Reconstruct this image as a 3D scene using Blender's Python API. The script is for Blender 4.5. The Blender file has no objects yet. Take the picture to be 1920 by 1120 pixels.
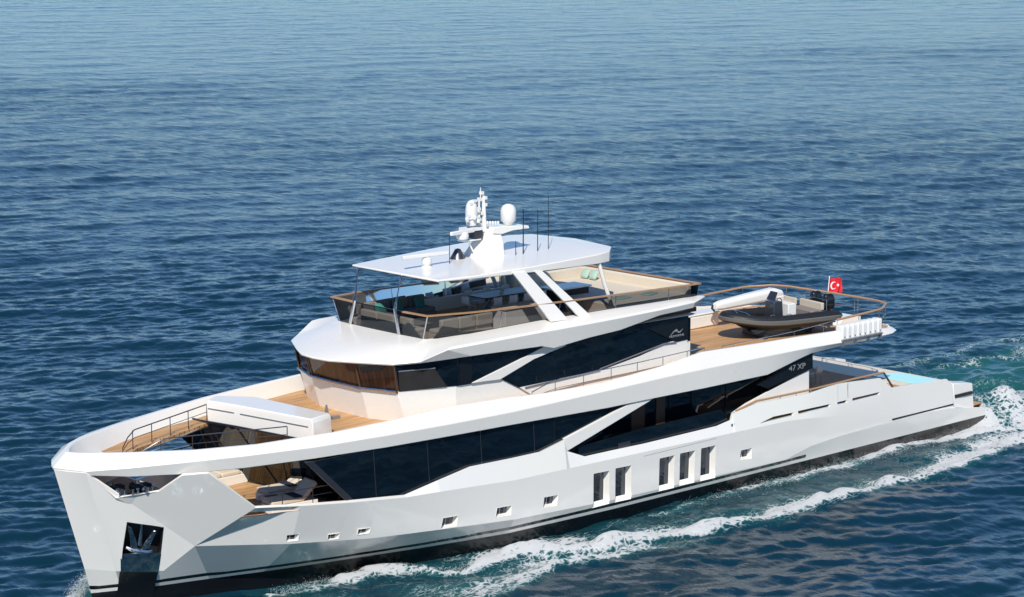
import bpy, bmesh, math, random
import numpy as np
from mathutils import Vector, Matrix
from mathutils.bvhtree import BVHTree
from mathutils.geometry import tessellate_polygon
random.seed(7)
S = bpy.context.scene
COL = S.collection
R = math.radians

# ------------------------------------------------------------------ camera
CAM = np.array([-39.909, -65.928, 24.147]); YAW, PITCH, FPX = .82424, .17333, 4341.1
_d = np.array([math.cos(YAW)*math.cos(PITCH), math.sin(YAW)*math.cos(PITCH), -math.sin(PITCH)])
_r = np.array([math.sin(YAW), -math.cos(YAW), 0.]); _u = np.cross(_r, _d)
cd = bpy.data.cameras.new('camera'); cam = bpy.data.objects.new('camera', cd); COL.objects.link(cam)
cam.location = CAM.tolist(); cam.rotation_euler = Vector(_d.tolist()).to_track_quat('-Z', 'Y').to_euler()
cd.sensor_width = 36; cd.lens = 36*FPX/1920; cd.clip_end = 9000; cd.clip_start = 1
S.camera = cam
# ------------------------------------------------------------------ light
SUN_EL, SUN_AZ = R(43), R(42)           # azimuth measured from the bow (-x) towards port (-y)
L = Vector((-math.cos(SUN_EL)*math.cos(SUN_AZ), -math.cos(SUN_EL)*math.sin(SUN_AZ), math.sin(SUN_EL)))
sl = bpy.data.lights.new('sun', 'SUN'); so = bpy.data.objects.new('sun', sl); COL.objects.link(so)
sl.energy = 4.75; sl.angle = R(.5); sl.color = (1, .95, .87)
so.rotation_euler = (-L).to_track_quat('-Z', 'Y').to_euler(); so.location = (0, -20, 60)
W = bpy.data.worlds.new('World'); S.world = W; W.use_nodes = True
nt = W.node_tree; sky = nt.nodes.new('ShaderNodeTexSky'); sky.sky_type = 'NISHITA'; sky.sun_disc = False
sky.sun_elevation = SUN_EL; sky.sun_rotation = math.atan2(L.x, L.y)
sky.air_density = 1.0; sky.dust_density = .05; sky.ozone_density = 4.0
tn = nt.nodes.new('ShaderNodeMix'); tn.data_type = 'RGBA'; tn.blend_type = 'MULTIPLY'; tn.inputs[0].default_value = 1; tn.inputs[7].default_value = (.76, .95, 1.14, 1)
nt.links.new(sky.outputs[0], tn.inputs[6]); nt.links.new(tn.outputs[2], nt.nodes['Background'].inputs[0]); nt.nodes['Background'].inputs[1] .default_value = .098
S.view_settings.view_transform = 'Standard'; S.view_settings.look = 'None'
S.view_settings.exposure = 0.0; S.view_settings.gamma = 1
S.cycles.max_bounces = 8; S.cycles.transparent_max_bounces = 12
try: S.cycles.use_denoising = True
except Exception: pass

# ------------------------------------------------------------------ helpers
def ray(px, py):
    v = _d*FPX + _r*(px-960) - _u*(py-560); return v/np.linalg.norm(v)
def at(px, py, y=None, z=None, x=None):
    """a photograph pixel carried onto a real plane of the ship (half breadth y, deck height z or station x)"""
    v = ray(px, py)
    t = (z-CAM[2])/v[2] if z is not None else (y-CAM[1])/v[1] if y is not None else (x-CAM[0])/v[0]
    return Vector((CAM+t*v).tolist())
def lerp(x, xs, ys): return float(np.interp(x, xs, ys))

MATS = {}
def mat(name, col=(.8,.8,.8), rough=.5, metal=0, coat=0, spec=.5, emit=None, trans=0, alpha=1):
    m = bpy.data.materials.new(name); m.use_nodes = True
    b = m.node_tree.nodes['Principled BSDF']; MATS[name] = m
    b.inputs['Base Color'].default_value = (*col, 1); b.inputs['Roughness'].default_value = rough
    b.inputs['Metallic'].default_value = metal; b.inputs['Coat Weight'].default_value = coat
    b.inputs['Coat Roughness'].default_value = .06
    b.inputs['Specular IOR Level'].default_value = spec
    return m
def nd(m, t, **k):
    n = m.node_tree.nodes.new(t)
    for a, v in k.items(): setattr(n, a, v)
    return n
def bs(m): return m.node_tree.nodes['Principled BSDF']
def noise_rough(m, scale, lo, hi, bump=0, bscale=None, colvar=0):
    """small real variation of gloss, tone and surface"""
    T = m.node_tree; tc = nd(m, 'ShaderNodeTexCoord'); n = nd(m, 'ShaderNodeTexNoise'); n.inputs['Scale'].default_value = scale
    n.inputs['Detail'].default_value = 5
    T.links.new(tc.outputs['Object'], n.inputs['Vector'])
    mr = nd(m, 'ShaderNodeMapRange'); mr.inputs[1].default_value = .3; mr.inputs[2].default_value = .7
    mr.inputs[3].default_value = lo; mr.inputs[4].default_value = hi
    T.links.new(n.outputs['Fac'], mr.inputs[0]); T.links.new(mr.outputs[0], bs(m).inputs['Roughness'])
    if colvar:
        c = tuple(bs(m).inputs['Base Color'].default_value)[:3]
        mx = nd(m, 'ShaderNodeMix', data_type='RGBA'); mx.inputs[6].default_value = (*[v*(1-colvar) for v in c], 1)
        mx.inputs[7].default_value = (*[min(1, v*(1+colvar*.6)) for v in c], 1)
        T.links.new(n.outputs['Fac'], mx.inputs[0]); T.links.new(mx.outputs[2], bs(m).inputs['Base Color'])
    if bump:
        n2 = nd(m, 'ShaderNodeTexNoise'); n2.inputs['Scale'].default_value = bscale or scale*6
        T.links.new(tc.outputs['Object'], n2.inputs['Vector'])
        bp = nd(m, 'ShaderNodeBump'); bp.inputs['Strength'].default_value = bump; bp.inputs['Distance'].default_value = .02
        T.links.new(n2.outputs['Fac'], bp.inputs['Height']); T.links.new(bp.outputs[0], bs(m).inputs['Normal'])
    return m
white = noise_rough(mat('white_paint', (.84, .81, .75), .3, coat=.35), .2, .26, .31)
hullw = mat('hull_paint', (.84, .81, .75), .25, coat=.7)
def hull_paint():
    T = hullw.node_tree; g = nd(hullw, 'ShaderNodeTexCoord'); s = nd(hullw, 'ShaderNodeSeparateXYZ')
    T.links.new(g.outputs['Object'], s.inputs[0])
    r = nd(hullw, 'ShaderNodeValToRGB'); mr = nd(hullw, 'ShaderNodeMapRange')
    mr.inputs[1].default_value = 0; mr.inputs[2].default_value = 1
    T.links.new(s.outputs['Z'], mr.inputs[0]); T.links.new(mr.outputs[0], r.inputs[0])
    r.color_ramp.interpolation = 'CONSTANT'
    e = r.color_ramp.elements; e[0].position = 0; e[0].color = (.006, .006, .008, 1)
    e[1].position = .50; e[1].color = (.84, .81, .75, 1)
    for p, c in ((.64, (.006, .006, .008, 1)), (.78, (.84, .81, .75, 1))):
        k = e.new(p); k.color = c
    # the black line stops before the stern quarter
    gt = nd(hullw, 'ShaderNodeMath', operation='GREATER_THAN'); gt.inputs[1].default_value = 33.9
    zt = nd(hullw, 'ShaderNodeMath', operation='GREATER_THAN'); zt.inputs[1].default_value = .5
    ml = nd(hullw, 'ShaderNodeMath', operation='MULTIPLY')
    T.links.new(s.outputs['X'], gt.inputs[0]); T.links.new(s.outputs['Z'], zt.inputs[0])
    T.links.new(gt.outputs[0], ml.inputs[0]); T.links.new(zt.outputs[0], ml.inputs[1])
    mx = nd(hullw, 'ShaderNodeMix', data_type='RGBA'); mx.inputs[7].default_value = (.84, .81, .75, 1)
    T.links.new(ml.outputs[0], mx.inputs[0]); T.links.new(r.outputs[0], mx.inputs[6]); T.links.new(mx.outputs[2], bs(hullw).inputs['Base Color'])
    cw = nd(hullw, 'ShaderNodeMapRange'); cw.inputs[1].default_value = .49; cw.inputs[2].default_value = .51; cw.inputs[3].default_value = .15; cw.inputs[4].default_value = 1
    T.links.new(s.outputs['Z'], cw.inputs[0]); T.links.new(cw.outputs[0], bs(hullw).inputs['Coat Weight'])
    n = nd(hullw, 'ShaderNodeTexNoise'); n.inputs['Scale'].default_value = .45; n.inputs['Detail'].default_value = 3
    T.links.new(g.outputs['Object'], n.inputs['Vector'])
    bp = nd(hullw, 'ShaderNodeBump'); bp.inputs['Strength'].default_value = .22; bp.inputs['Distance'].default_value = .08
    T.links.new(n.outputs['Fac'], bp.inputs['Height']); T.links.new(bp.outputs[0], bs(hullw).inputs['Coat Normal'])
hull_paint(); bs(hullw).inputs['Coat Weight'].default_value = 1; bs(hullw).inputs['Coat IOR'].default_value = 1.75
bs(white).inputs['Coat IOR'].default_value = 1.6
shade_cream = noise_rough(mat('shade_warming_cream', (.80, .70, .54), .5), 2, .4, .6, colvar=.04)  # warm tone offsets the blue skylight on shaded cockpit surfaces
steel = noise_rough(mat('steel', (.55, .56, .58), .25, 1), 4, .18, .35)
darkst = mat('dark_steel', (.10, .105, .12), .35, .8)
black = noise_rough(mat('black_gloss', (.008, .009, .011), .15, coat=.3), 3, .1, .25)
dark = noise_rough(mat('dark_interior', (.02, .018, .017), .6), 3, .5, .7, colvar=.3)
brown = noise_rough(mat('brown_wood', (.09, .045, .025), .4, coat=.2), 2, .35, .5, colvar=.3)
rubber = noise_rough(mat('black_rubber', (.012, .0125, .014), .55), 8, .45, .65, bump=.15)
rubgrey = noise_rough(mat('grey_rubber', (.12, .117, .108), .6), 8, .5, .65)
cream = noise_rough(mat('cream_fabric', (.66, .58, .46), .85), 5, .8, .95, bump=.3, bscale=9, colvar=.06)
beige = noise_rough(mat('beige_fabric', (.54, .47, .37), .85), 5, .8, .95, bump=.3, bscale=9, colvar=.08)
taupe = noise_rough(mat('taupe_fabric', (.22, .19, .17), .85), 5, .8, .95, bump=.3, bscale=9, colvar=.08)
green = noise_rough(mat('green_fabric', (.05, .22, .17), .85), 6, .8, .95, bump=.3, bscale=12, colvar=.1)
mint = noise_rough(mat('mint_fabric', (.36, .50, .42), .85), 6, .8, .95, colvar=.08)
navy = noise_rough(mat('navy_fabric', (.02, .03, .06), .7), 6, .6, .8, colvar=.1)
red = mat('flag_red', (.72, .01, .02), .7)
flagw = mat('flag_white', (.85, .85, .85), .7)
letter = mat('letter_silver', (.26, .27, .28), .35)
pvc = noise_rough(mat('white_plastic', (.74, .74, .72), .4), 3, .35, .5, colvar=.03)
greym = mat('grey_metal', (.30, .31, .33), .35, .6)
def teak_mat(name, c1, c2, seam, w=.11, along=True):
    m = mat(name, c1, .6); T = m.node_tree; tc = nd(m, 'ShaderNodeTexCoord')
    b = nd(m, 'ShaderNodeTexBrick'); b.offset = .37
    b.inputs['Scale'].default_value = 1; b.inputs['Brick Width'].default_value = 2.6; b.inputs['Row Height'].default_value = w
    b.inputs['Mortar Size'].default_value = .007; b.inputs['Mortar Smooth'].default_value = .2; b.inputs['Bias'].default_value = -.1
    b.inputs['Color1'].default_value = (*c1, 1); b.inputs['Color2'].default_value = (*c2, 1); b.inputs['Mortar'].default_value = (*seam, 1)
    T.links.new(tc.outputs['Object'], b.inputs['Vector'])
    n = nd(m, 'ShaderNodeTexNoise'); n.inputs['Scale'].default_value = 1.0; n.inputs['Detail'].default_value = 6
    mp = nd(m, 'ShaderNodeMapping'); mp.inputs['Scale'].default_value = (.5, 7, 1)
    T.links.new(tc.outputs['Object'], mp.inputs[0]); T.links.new(mp.outputs[0], n.inputs['Vector'])
    mr = nd(m, 'ShaderNodeMapRange'); mr.inputs[1].default_value = .3; mr.inputs[2].default_value = .7; mr.inputs[3].default_value = .72; mr.inputs[4].default_value = 1.2
    T.links.new(n.outputs['Fac'], mr.inputs[0])
    mx = nd(m, 'ShaderNodeMix', data_type='RGBA', blend_type='MULTIPLY'); mx.inputs[0].default_value = 1
    T.links.new(b.outputs['Color'], mx.inputs[6]); T.links.new(mr.outputs[0], mx.inputs[7]); T.links.new(mx.outputs[2], bs(m).inputs['Base Color'])
    bp = nd(m, 'ShaderNodeBump'); bp.inputs['Strength'].default_value = .3; bp.inputs['Distance'].default_value = .01; bp.invert = True
    T.links.new(b.outputs['Fac'], bp.inputs['Height']); T.links.new(bp.outputs[0], bs(m).inputs['Normal'])
    return m
teak = teak_mat('teak_deck', (.62, .365, .165), (.52, .285, .12), (.10, .05, .03))
wood = teak_mat('slatted_wood', (.58, .27, .13), (.38, .17, .08), (.02, .01, .006), w=.16)
cap = noise_rough(mat('teak_cap', (.42, .245, .125), .45, coat=.2), 6, .4, .55, colvar=.25)
# dark reflecting glass, nearly opaque
glass = mat('dark_glass', (.003, .007, .012), .03, spec=.65)
def wavy(m, s, st):
    T = m.node_tree; tc = nd(m, 'ShaderNodeTexCoord'); n = nd(m, 'ShaderNodeTexNoise'); n.inputs['Scale'].default_value = s
    T.links.new(tc.outputs['Object'], n.inputs['Vector']); bp = nd(m, 'ShaderNodeBump'); bp.inputs['Strength'].default_value = st; bp.inputs['Distance'].default_value = .05
    T.links.new(n.outputs['Fac'], bp.inputs['Height']); T.links.new(bp.outputs[0], bs(m).inputs['Normal'])
wavy(glass, .9, .16)
mirror = mat('mirror_glass', (.09, .10, .115), .03, metal=.8)
def tint(name, c, f=.12):
    m = bpy.data.materials.new(name); m.use_nodes = True; T = m.node_tree; T.nodes.remove(bs(m))
    tr = T.nodes.new('ShaderNodeBsdfTransparent'); tr.inputs[0].default_value = (*c, 1)
    gl = T.nodes.new('ShaderNodeBsdfGlossy'); gl.inputs['Roughness'].default_value = .03; gl.inputs[0].default_value = (.9, .95, 1, 1)
    fr = T.nodes.new('ShaderNodeFresnel'); fr.inputs[0].default_value = 1.5
    mx = T.nodes.new('ShaderNodeMixShader')
    T.links.new(fr.outputs[0], mx.inputs[0]); T.links.new(tr.outputs[0], mx.inputs[1]); T.links.new(gl.outputs[0], mx.inputs[2])
    T.links.new(mx.outputs[0], T.nodes['Material Output'].inputs[0]); return m
smoke = tint('smoked_glass', (.30, .31, .33))
smoked = tint('dark_smoked_glass', (.10, .105, .12))
poolm = mat('pool_water', (.50, .92, .90), .05, spec=.5)
pooll = noise_rough(mat('pool_liner', (.45, .78, .74), .3), 2, .2, .4)

def link(o, parent=None):
    COL.objects.link(o)
    if parent is not None: o.parent = parent
    return o
def finish(me, sharp=35):
    me.polygons.foreach_set('use_smooth', [True]*len(me.polygons))
    me.set_sharp_from_angle(angle=R(sharp))
class MB:
    def __init__(s): s.v = []; s.f = []; s.mi = []
    def add(s, vs, fs, mi=0):
        n = len(s.v); s.v += [tuple(v) for v in vs]; s.f += [tuple(i+n for i in f) for f in fs]; s.mi += [mi]*len(fs); return s
    def box(s, c, d, rz=0, ry=0, mi=0, rx=0, bev=0, top=1.0):
        hx, hy, hz = d[0]/2, d[1]/2, d[2]/2
        vs = [Vector((x*hx*(top if z > 0 else 1), y*hy*(top if z > 0 else 1), z*hz)) for z in (-1, 1) for x, y in ((-1,-1),(1,-1),(1,1),(-1,1))]
        M = Matrix.Rotation(rz, 3, 'Z') @ Matrix.Rotation(ry, 3, 'Y') @ Matrix.Rotation(rx, 3, 'X')
        vs = [M @ v + Vector(c) for v in vs]
        return s.add(vs, [(3,2,1,0),(4,5,6,7),(0,1,5,4),(1,2,6,5),(2,3,7,6),(3,0,4,7)], mi)
    def tube(s, pts, r, n=8, mi=0, caps=True):
        pts = [Vector(p) for p in pts]; k = len(pts); rr = r if isinstance(r, (list, tuple)) else [r]*k
        vs = []
        for i, p in enumerate(pts):
            t = ((pts[min(i+1, k-1)]-p).normalized()+(p-pts[max(i-1, 0)]).normalized()).normalized()
            a = t.cross(Vector((0, 0, 1)) if abs(t.z) < .9 else Vector((1, 0, 0))).normalized(); b = t.cross(a)
            vs += [p+(a*math.cos(2*math.pi*j/n)+b*math.sin(2*math.pi*j/n))*rr[i] for j in range(n)]
        fs = [(i*n+j, i*n+(j+1) % n, (i+1)*n+(j+1) % n, (i+1)*n+j) for i in range(k-1) for j in range(n)]
        if caps: fs += [tuple(range(n)), tuple((k-1)*n+j for j in reversed(range(n)))]
        return s.add(vs, fs, mi)
    def lathe(s, c, prof, n=20, mi=0, axis=None):
        vs = []
        for r, z in prof:
            for j in range(n):
                a = 2*math.pi*j/n; v = Vector((r*math.cos(a), r*math.sin(a), z))
                if axis is not None: v = axis @ v
                vs.append(v+Vector(c))
        k = len(prof)
        fs = [(i*n+j, i*n+(j+1) % n, (i+1)*n+(j+1) % n, (i+1)*n+j) for i in range(k-1) for j in range(n)]
        fs += [tuple(reversed(range(n))), tuple((k-1)*n+j for j in range(n))]
        return s.add(vs, fs, mi)
    def prism(s, poly, ext, mi=0):
        """a flat outline (list of points) with thickness ext (vector)"""
        p = [Vector(q) for q in poly]; e = Vector(ext); n = len(p)
        tri = tessellate_polygon([p])
        fs = [tuple(t) for t in tri]+[tuple(i+n for i in reversed(t)) for t in tri]
        fs += [(i, (i+1) % n, (i+1) % n+n, i+n) for i in range(n)]
        return s.add(p+[q+e for q in p], fs, mi)
    def loft(s, secs, closed=True, caps=True, mi=0):
        n = len(secs[0]); k = len(secs); vs = [v for q in secs for v in q]
        m = n if closed else n-1
        fs = [(i*n+j, i*n+(j+1) % n, (i+1)*n+(j+1) % n, (i+1)*n+j) for i in range(k-1) for j in range(m)]
        if caps and closed: fs += [tuple(range(n)), tuple((k-1)*n+j for j in reversed(range(n)))]
        return s.add(vs, fs, mi)
    def mirror(s, mi=None):
        n = len(s.v); s.v += [(v[0], -v[1], v[2]) for v in s.v]; s.f += [tuple(i+n for i in reversed(f)) for f in s.f]; s.mi += list(s.mi); return s
    def build(s, name, mats, parent=None, sharp=35, bevel=0, seg=2, recalc=True, loc=None):
        me = bpy.data.meshes.new(name); me.from_pydata(s.v, [], s.f)
        for m in (mats if isinstance(mats, (list, tuple)) else [mats]): me.materials.append(m)
        me.polygons.foreach_set('material_index', s.mi)
        if recalc:
            b = bmesh.new(); b.from_mesh(me); bmesh.ops.remove_doubles(b, verts=b.verts, dist=1e-4)
            bmesh.ops.recalc_face_normals(b, faces=b.faces); b.to_mesh(me); b.free()
        finish(me, sharp); me.update()
        o = link(bpy.data.objects.new(name, me), parent)
        if loc is not None: o.location = loc
        if bevel:
            bv = o.modifiers.new('bevel', 'BEVEL'); bv.width = bevel; bv.segments = seg; bv.limit_method = 'ANGLE'; bv.angle_limit = R(28); bv.harden_normals = False
        return o
def mirrored(o, label=None):
    """a copy on the other side of the centreline"""
    me = o.data.copy(); n = o.copy(); n.data = me
    for v in me.vertices: v.co.y = -v.co.y
    me.flip_normals(); link(n); n.parent = o.parent; n.name = o.name
    return n
def thing(name, label, cat, loc=(0, 0, 0), rz=0, group=None):
    o = bpy.data.objects.new(name, None); o.empty_display_size = .3; link(o); o.location = loc; o.rotation_euler = (0, 0, rz)
    o['label'] = label; o['category'] = cat
    if group: o['group'] = group
    return o
def tag(o, label, cat, group=None, kind=None):
    if label: o['label'] = label; o['category'] = cat
    if group: o['group'] = group
    if kind: o['kind'] = kind
    return o
def copy_tree(root, loc, rz=None, label=None, parent=None):
    c = root.copy(); COL.objects.link(c)
    if parent is not None: c.parent = parent
    else:
        c.location = loc
        if rz is not None: c.rotation_euler = (0, 0, rz)
        if label: c['label'] = label
    for ch in [o for o in bpy.data.objects if o.parent == root]: copy_tree(ch, None, parent=c)
    return c
def apply_mods(o):
    dg = bpy.context.evaluated_depsgraph_get(); ev = o.evaluated_get(dg)
    me = bpy.data.meshes.new_from_object(ev, depsgraph=dg); o.modifiers.clear(); old = o.data; o.data = me
    bpy.data.meshes.remove(old)

yacht = thing('yacht', 'large white motor yacht with dark window bands and teak decks, cruising at sea', 'yacht')
# ------------------------------------------------------------------ hull
def LK(x): return (lerp(x, [4.3,5.3,7.6,10.6,14,17,22,33,46.7,47.5], [-2.1,-2.85,-3.68,-4.22,-4.46,-4.50,-4.52,-4.52,-4.48,-4.42]),
                   lerp(x, [4.3,5.3,7.6,10.6,14,17,22,32.5,34.6,40,44,46.7], [2.05,2.05,1.83,1.57,1.34,1.10,.92,.80,1.20,1.33,1.30,.90]))
def BT(x): return lerp(x, [1.42,2.4,3.6,5.4,8,11.3,14,17,22,33,47.5], [0,-.4,-.85,-1.35,-2.15,-2.95,-3.6,-4.15,-4.38,-4.40,-4.36])
def MK(x): return (lerp(x, [5.6,7,9.3,11.8,14,33,40,47], [-3.8,-4.12,-4.42,-4.52,-4.54,-4.54,-4.50,-4.42]),
                   lerp(x, [5.6,7,9.3,11.8,14,17,21,33,44,47], [3.42,3.40,3.14,2.90,2.80,2.62,2.58,2.45,1.30,.80]))
TOPPX = [(560,945,-4.05),(655,938,-4.28),(700,933.5,-4.33),(758,928,-4.38),(820,901,-4.38),(881,875,-4.38),(960,859,-4.38),(1014,847,-4.38),(1058,825,-4.38),(1063,846,-4.38),(1096,856,-4.40),
         (1150,844,-4.40),(1207,832,-4.40),(1275,815.5,-4.40),(1343,799,-4.38),(1371,787,-4.38),(1374,775,-4.36),(1419,757,-4.35),(1470,747,-4.35),(1517,738,-4.35),(1570,720,-4.34),(1650,709,-4.34),
         (1672,727,-4.36),(1710,721,-4.35),(1750,715,-4.35),(1775,711,-4.35),(1786,722,-4.38),(1789,755,-4.40)]
hv, hf = [], []
def hvv(*p): hv.append(tuple(p)); return len(hv)-1
P4 = at(479,953,y=-3.9); P1 = Vector((.70,-1.08,5.06)); P2 = Vector((4.3,-2.1,2.05)); P3 = Vector((3.5,-1.35,1.17))
cz = P1.lerp(P2, .55)
s0b, s0, s1, s2 = hvv(1.9,0,-1.6), hvv(1.42,0,.5), hvv(1.2,0,1.4), hvv(.13,0,5.08)
b1, b2, b3 = hvv(2.4,-.4,.5), hvv(3.6,-.85,.5), hvv(5.4,-1.35,.5)
q1, q2, q3 = hvv(2.8,-.25,-1.6), hvv(4.0,-.55,-1.6), hvv(5.8,-1.0,-1.6)
k1, k2, k3 = hvv(1.95,-.75,1.34), hvv(*P3), hvv(*P2)
p1, pc, t0 = hvv(*P1), hvv(*cz), hvv(.34,-.5,5.07)
_n = (P4-P2).cross(P1-P2).normalized()
def onfacet(px, py):      # the big folded bow panel is one flat plane
    v = Vector(ray(px, py).tolist()); c_ = Vector(CAM.tolist()); return c_+v*((P1-c_).dot(_n)/v.dot(_n))
o1, o2, o3, o4, o5 = (hvv(*onfacet(217,931)), hvv(*onfacet(298,922)), hvv(*onfacet(342,892)), hvv(*onfacet(391,888)), hvv(*P4))
hf += [(s0b,q1,b1,s0),(q1,q2,b2,b1),(q2,q3,b3,b2),(s0,b1,k1,s1),(b1,b2,k2,k1),(b2,b3,k3,k2),
       (s1,k1,t0,s2),(k1,k2,pc),(k1,pc,p1),(k1,p1,t0),(k2,k3,pc),
       (p1,pc,o1),(pc,o2,o1),(pc,k3,o2),(k3,o4,o3,o2),(k3,o5,o4)]
prev = (q3, b3, k3, None, o5)
for i, (px, py, y) in enumerate(TOPPX):
    T = at(px, py, y=y); x = T.x
    ly, lz = LK(x); my, mz = MK(x); mz = min(mz, T.z-.06); lz = min(lz, mz-.05)
    a = hvv(x+.1, BT(x)*.8, -1.6); b = hvv(x, BT(x), .5); k = hvv(x, ly, lz); m = hvv(x, my, mz); t = hvv(*T)
    pa, pb, pk, pm, pt = prev
    hf += [(pa,a,b,pb),(pb,b,k,pk)]
    if pm is None: hf += [(pk,k,m),(pk,m,pt),(pt,m,t)]
    else: hf += [(pk,k,m,pm),(pm,m,t,pt)]
    prev = (a, b, k, m, t)
# stern quarter block, swim platform shelf and transom
xe = T.x+.02
pa, pb, pk, pm, pt = prev
ya = -4.36
a2, b2_, k2_, t2_ = hvv(46.2,-3.6,-1.6), hvv(46.75,ya,.5), hvv(46.7,ya,.86), hvv(45.7,-4.34,.95)
hf += [(pa,a2,b2_,pb),(pb,b2_,k2_,pk),(pk,k2_,t2_,pm),(pm,t2_,pt)]
a3, b3_, k3_ = hvv(46.5,0,-1.6), hvv(47.4,0,.5), hvv(47.4,0,.86)
a4, b4_, k4_ = hvv(46.5,-3.0,-1.6), hvv(47.35,-3.9,.5), hvv(47.35,-3.9,.86)
hf += [(a2,a4,b4_,b2_),(b2_,b4_,k4_,k2_),(a4,a3,b3_,b4_),(b4_,b3_,k3_,k4_)]
hull_bvh = BVHTree.FromPolygons([Vector(v) for v in hv], hf)
def hit(px, py, y=-4.5):
    v = Vector(ray(px, py).tolist()); h = hull_bvh.ray_cast(Vector(CAM.tolist()), v, 400)
    return h[0] if h[0] is not None else at(px, py, y=y)
hm = MB(); hm.add(hv, hf); hm.mirror()
hull = hm.build('hull', hullw, yacht, sharp=8)
sm = hull.modifiers.new('shell', 'SOLIDIFY'); sm.thickness = .10; sm.offset = -1; sm.use_even_offset = False; sm.use_rim = True
apply_mods(hull)
# windows, slots and the anchor pocket are cut through the shell
TALL = [[(1113,888.7),(1143,882.6),(1141.7,944.8),(1110.4,953)], [(1154,878.6),(1184,872.6),(1182.7,935.7),(1152,942.5)],
        [(1236.7,860),(1265,853.7),(1263,915),(1234,922)], [(1275,850.7),(1303.5,844.6),(1301,905),(1273,911.4)], [(1314.7,841),(1342,835),(1340.5,896),(1311.7,903)]]
SQ = [[(1389,845),(1410,840),(1409,860),(1386.7,864)], [(830.6,972),(859.5,967),(856.5,986.5),(826.4,993)], [(932,953),(960,948),(958,966),(929,972)], [(1020.5,933),(1047,928),(1044,948.5),(1018,953.5)]]
LOW = [[(538,1004),(562,1001),(559.8,1013.5),(536.7,1016)], [(615.5,1003),(638,1000),(635,1010.7),(614,1013.5)], [(672,993),(695.6,990),(693,1000),(670,1004)]]
SLOT = [[(1424,794.5),(1450,781.5),(1487.5,773.5),(1487.5,779),(1440,790.5)], [(1496,771),(1556,757.5),(1555.5,763),(1497,777)], [(1570,754.5),(1588,750),(1588,755.5),(1570,759.5)],
        [(1598,747),(1651,735),(1648,740.5),(1598,753)], [(448,972),(468,960.6),(563.5,956),(563.5,958.5),(504,965)]]
cut = MB()
for q in TALL+SQ+LOW+SLOT:
    p = [hit(*c) for c in q]; cut.prism([v+Vector((0, -.25, 0)) for v in p], (0, .6, 0))
PK = [(238,979),(307.5,989),(303,1030),(297,1071),(226,1071),(230,1030)]
pk3 = [hit(*c) for c in PK]; nrm = (pk3[1]-pk3[0]).cross(pk3[4]-pk3[0]).normalized()
if nrm.y > 0: nrm = -nrm
cut.prism([v+nrm*.35 for v in pk3], -nrm*.8)
cut.mirror()
co = cut.build('cutter', dark)
bo = hull.modifiers.new('cut', 'BOOLEAN'); bo.operation = 'DIFFERENCE'; bo.object = co; bo.solver = 'EXACT'
apply_mods(hull); bpy.data.objects.remove(co); hull.data.set_sharp_from_angle(angle=R(8))
while len(hull.data.materials) > 1: hull.data.materials.pop()

# recessed windows: a splayed white surround with a dark pane in its forward half
def niche(q, tall, depth=.26, f1=.93, f2=.95):
    O = [hit(*c) for c in q]; dv = Vector((0, depth, 0))
    hz = (O[0]-O[3]).z
    up = Vector((0, 0, 1))
    sill = min(.14, hz*.16)
    def ins(u, v):    # u 0..1 left to right, v 0..1 bottom to top, on the back plane
        b = O[3].lerp(O[2], u); t = O[0].lerp(O[1], u); return b.lerp(t, v)+dv
    m = MB()
    w = .012
    Ou = [v+Vector((0, -.004, 0)) for v in O]
    v = Ou+[ins(.0, sill/hz), ins(f2-.02, sill/hz), ins(f2, sill/hz), ins(.0, .97), ins(f2-.02, .97), ins(f2, .97)]
    # outer 0 TL 1 TR 2 BR 3 BL
    fs = [(3,2,6,5,4),(0,7,8,9,1),(0,3,4,7),(5,6,9,8),(6,2,1,9)]
    m.add(v, fs)
    fr = m.build('window', white, yacht, recalc=False, sharp=10)
    p = MB(); z = Vector((0, -.003, 0)); a = [ins(.0, sill/hz)+z, ins(f1, sill/hz)+z, ins(f1, .97)+z, ins(0, .97)+z]
    p.prism(a, (0, .03, 0)); pn = p.build('pane', mirror, fr)
    bar = MB()
    c = (a[0]+a[1])/2; d = (a[2]+a[3])/2
    if not tall: bar.tube([c+z*2, d+z*2], .012, 6); bar.build('mullion', white, fr)
    return fr, pn
for q in TALL:
    for o in niche(q, True): pass
for q in SQ: niche(q, False, .22)
for q in LOW: niche(q, False, .12, .80, .82)
for fr in [o for o in list(yacht.children) if o.name.startswith('window')]:
    n = mirrored(fr)
    for c in fr.children:
        k = mirrored(c); k.parent = n
# anchor pocket with its stainless plates
m = MB(); dp = -nrm*.75; i_ = [v+dp for v in pk3]
m.add(pk3+i_, [(0,1,7,6),(1,2,8,7),(2,3,9,8),(5,0,6,11),(4,5,11,10),(6,7,8,9,10,11)])
pocket = m.build('anchor_pocket', darkst, yacht, recalc=False, sharp=10)
m = MB(); bl = [hit(226,1040)+dp*.02, hit(303,1036)+dp*.02, hit(297,1071), hit(226,1071)]
m.prism([bl[0]+nrm*.01, bl[1]+nrm*.01, bl[2]+nrm*.03, bl[3]+nrm*.03], -nrm*.05); pl = m.build('pocket_plate', steel, yacht)
low = [(224,1072),(296,1072),(289,1105),(284,1135),(217,1135),(220,1105)]
lp = [hit(*c) for c in low]; m = MB(); m.prism([v+nrm*.05 for v in lp], -nrm*.06); sg = m.build('stem_guard', black, yacht)
for o in (pocket, pl, sg): mirrored(o)
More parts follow.
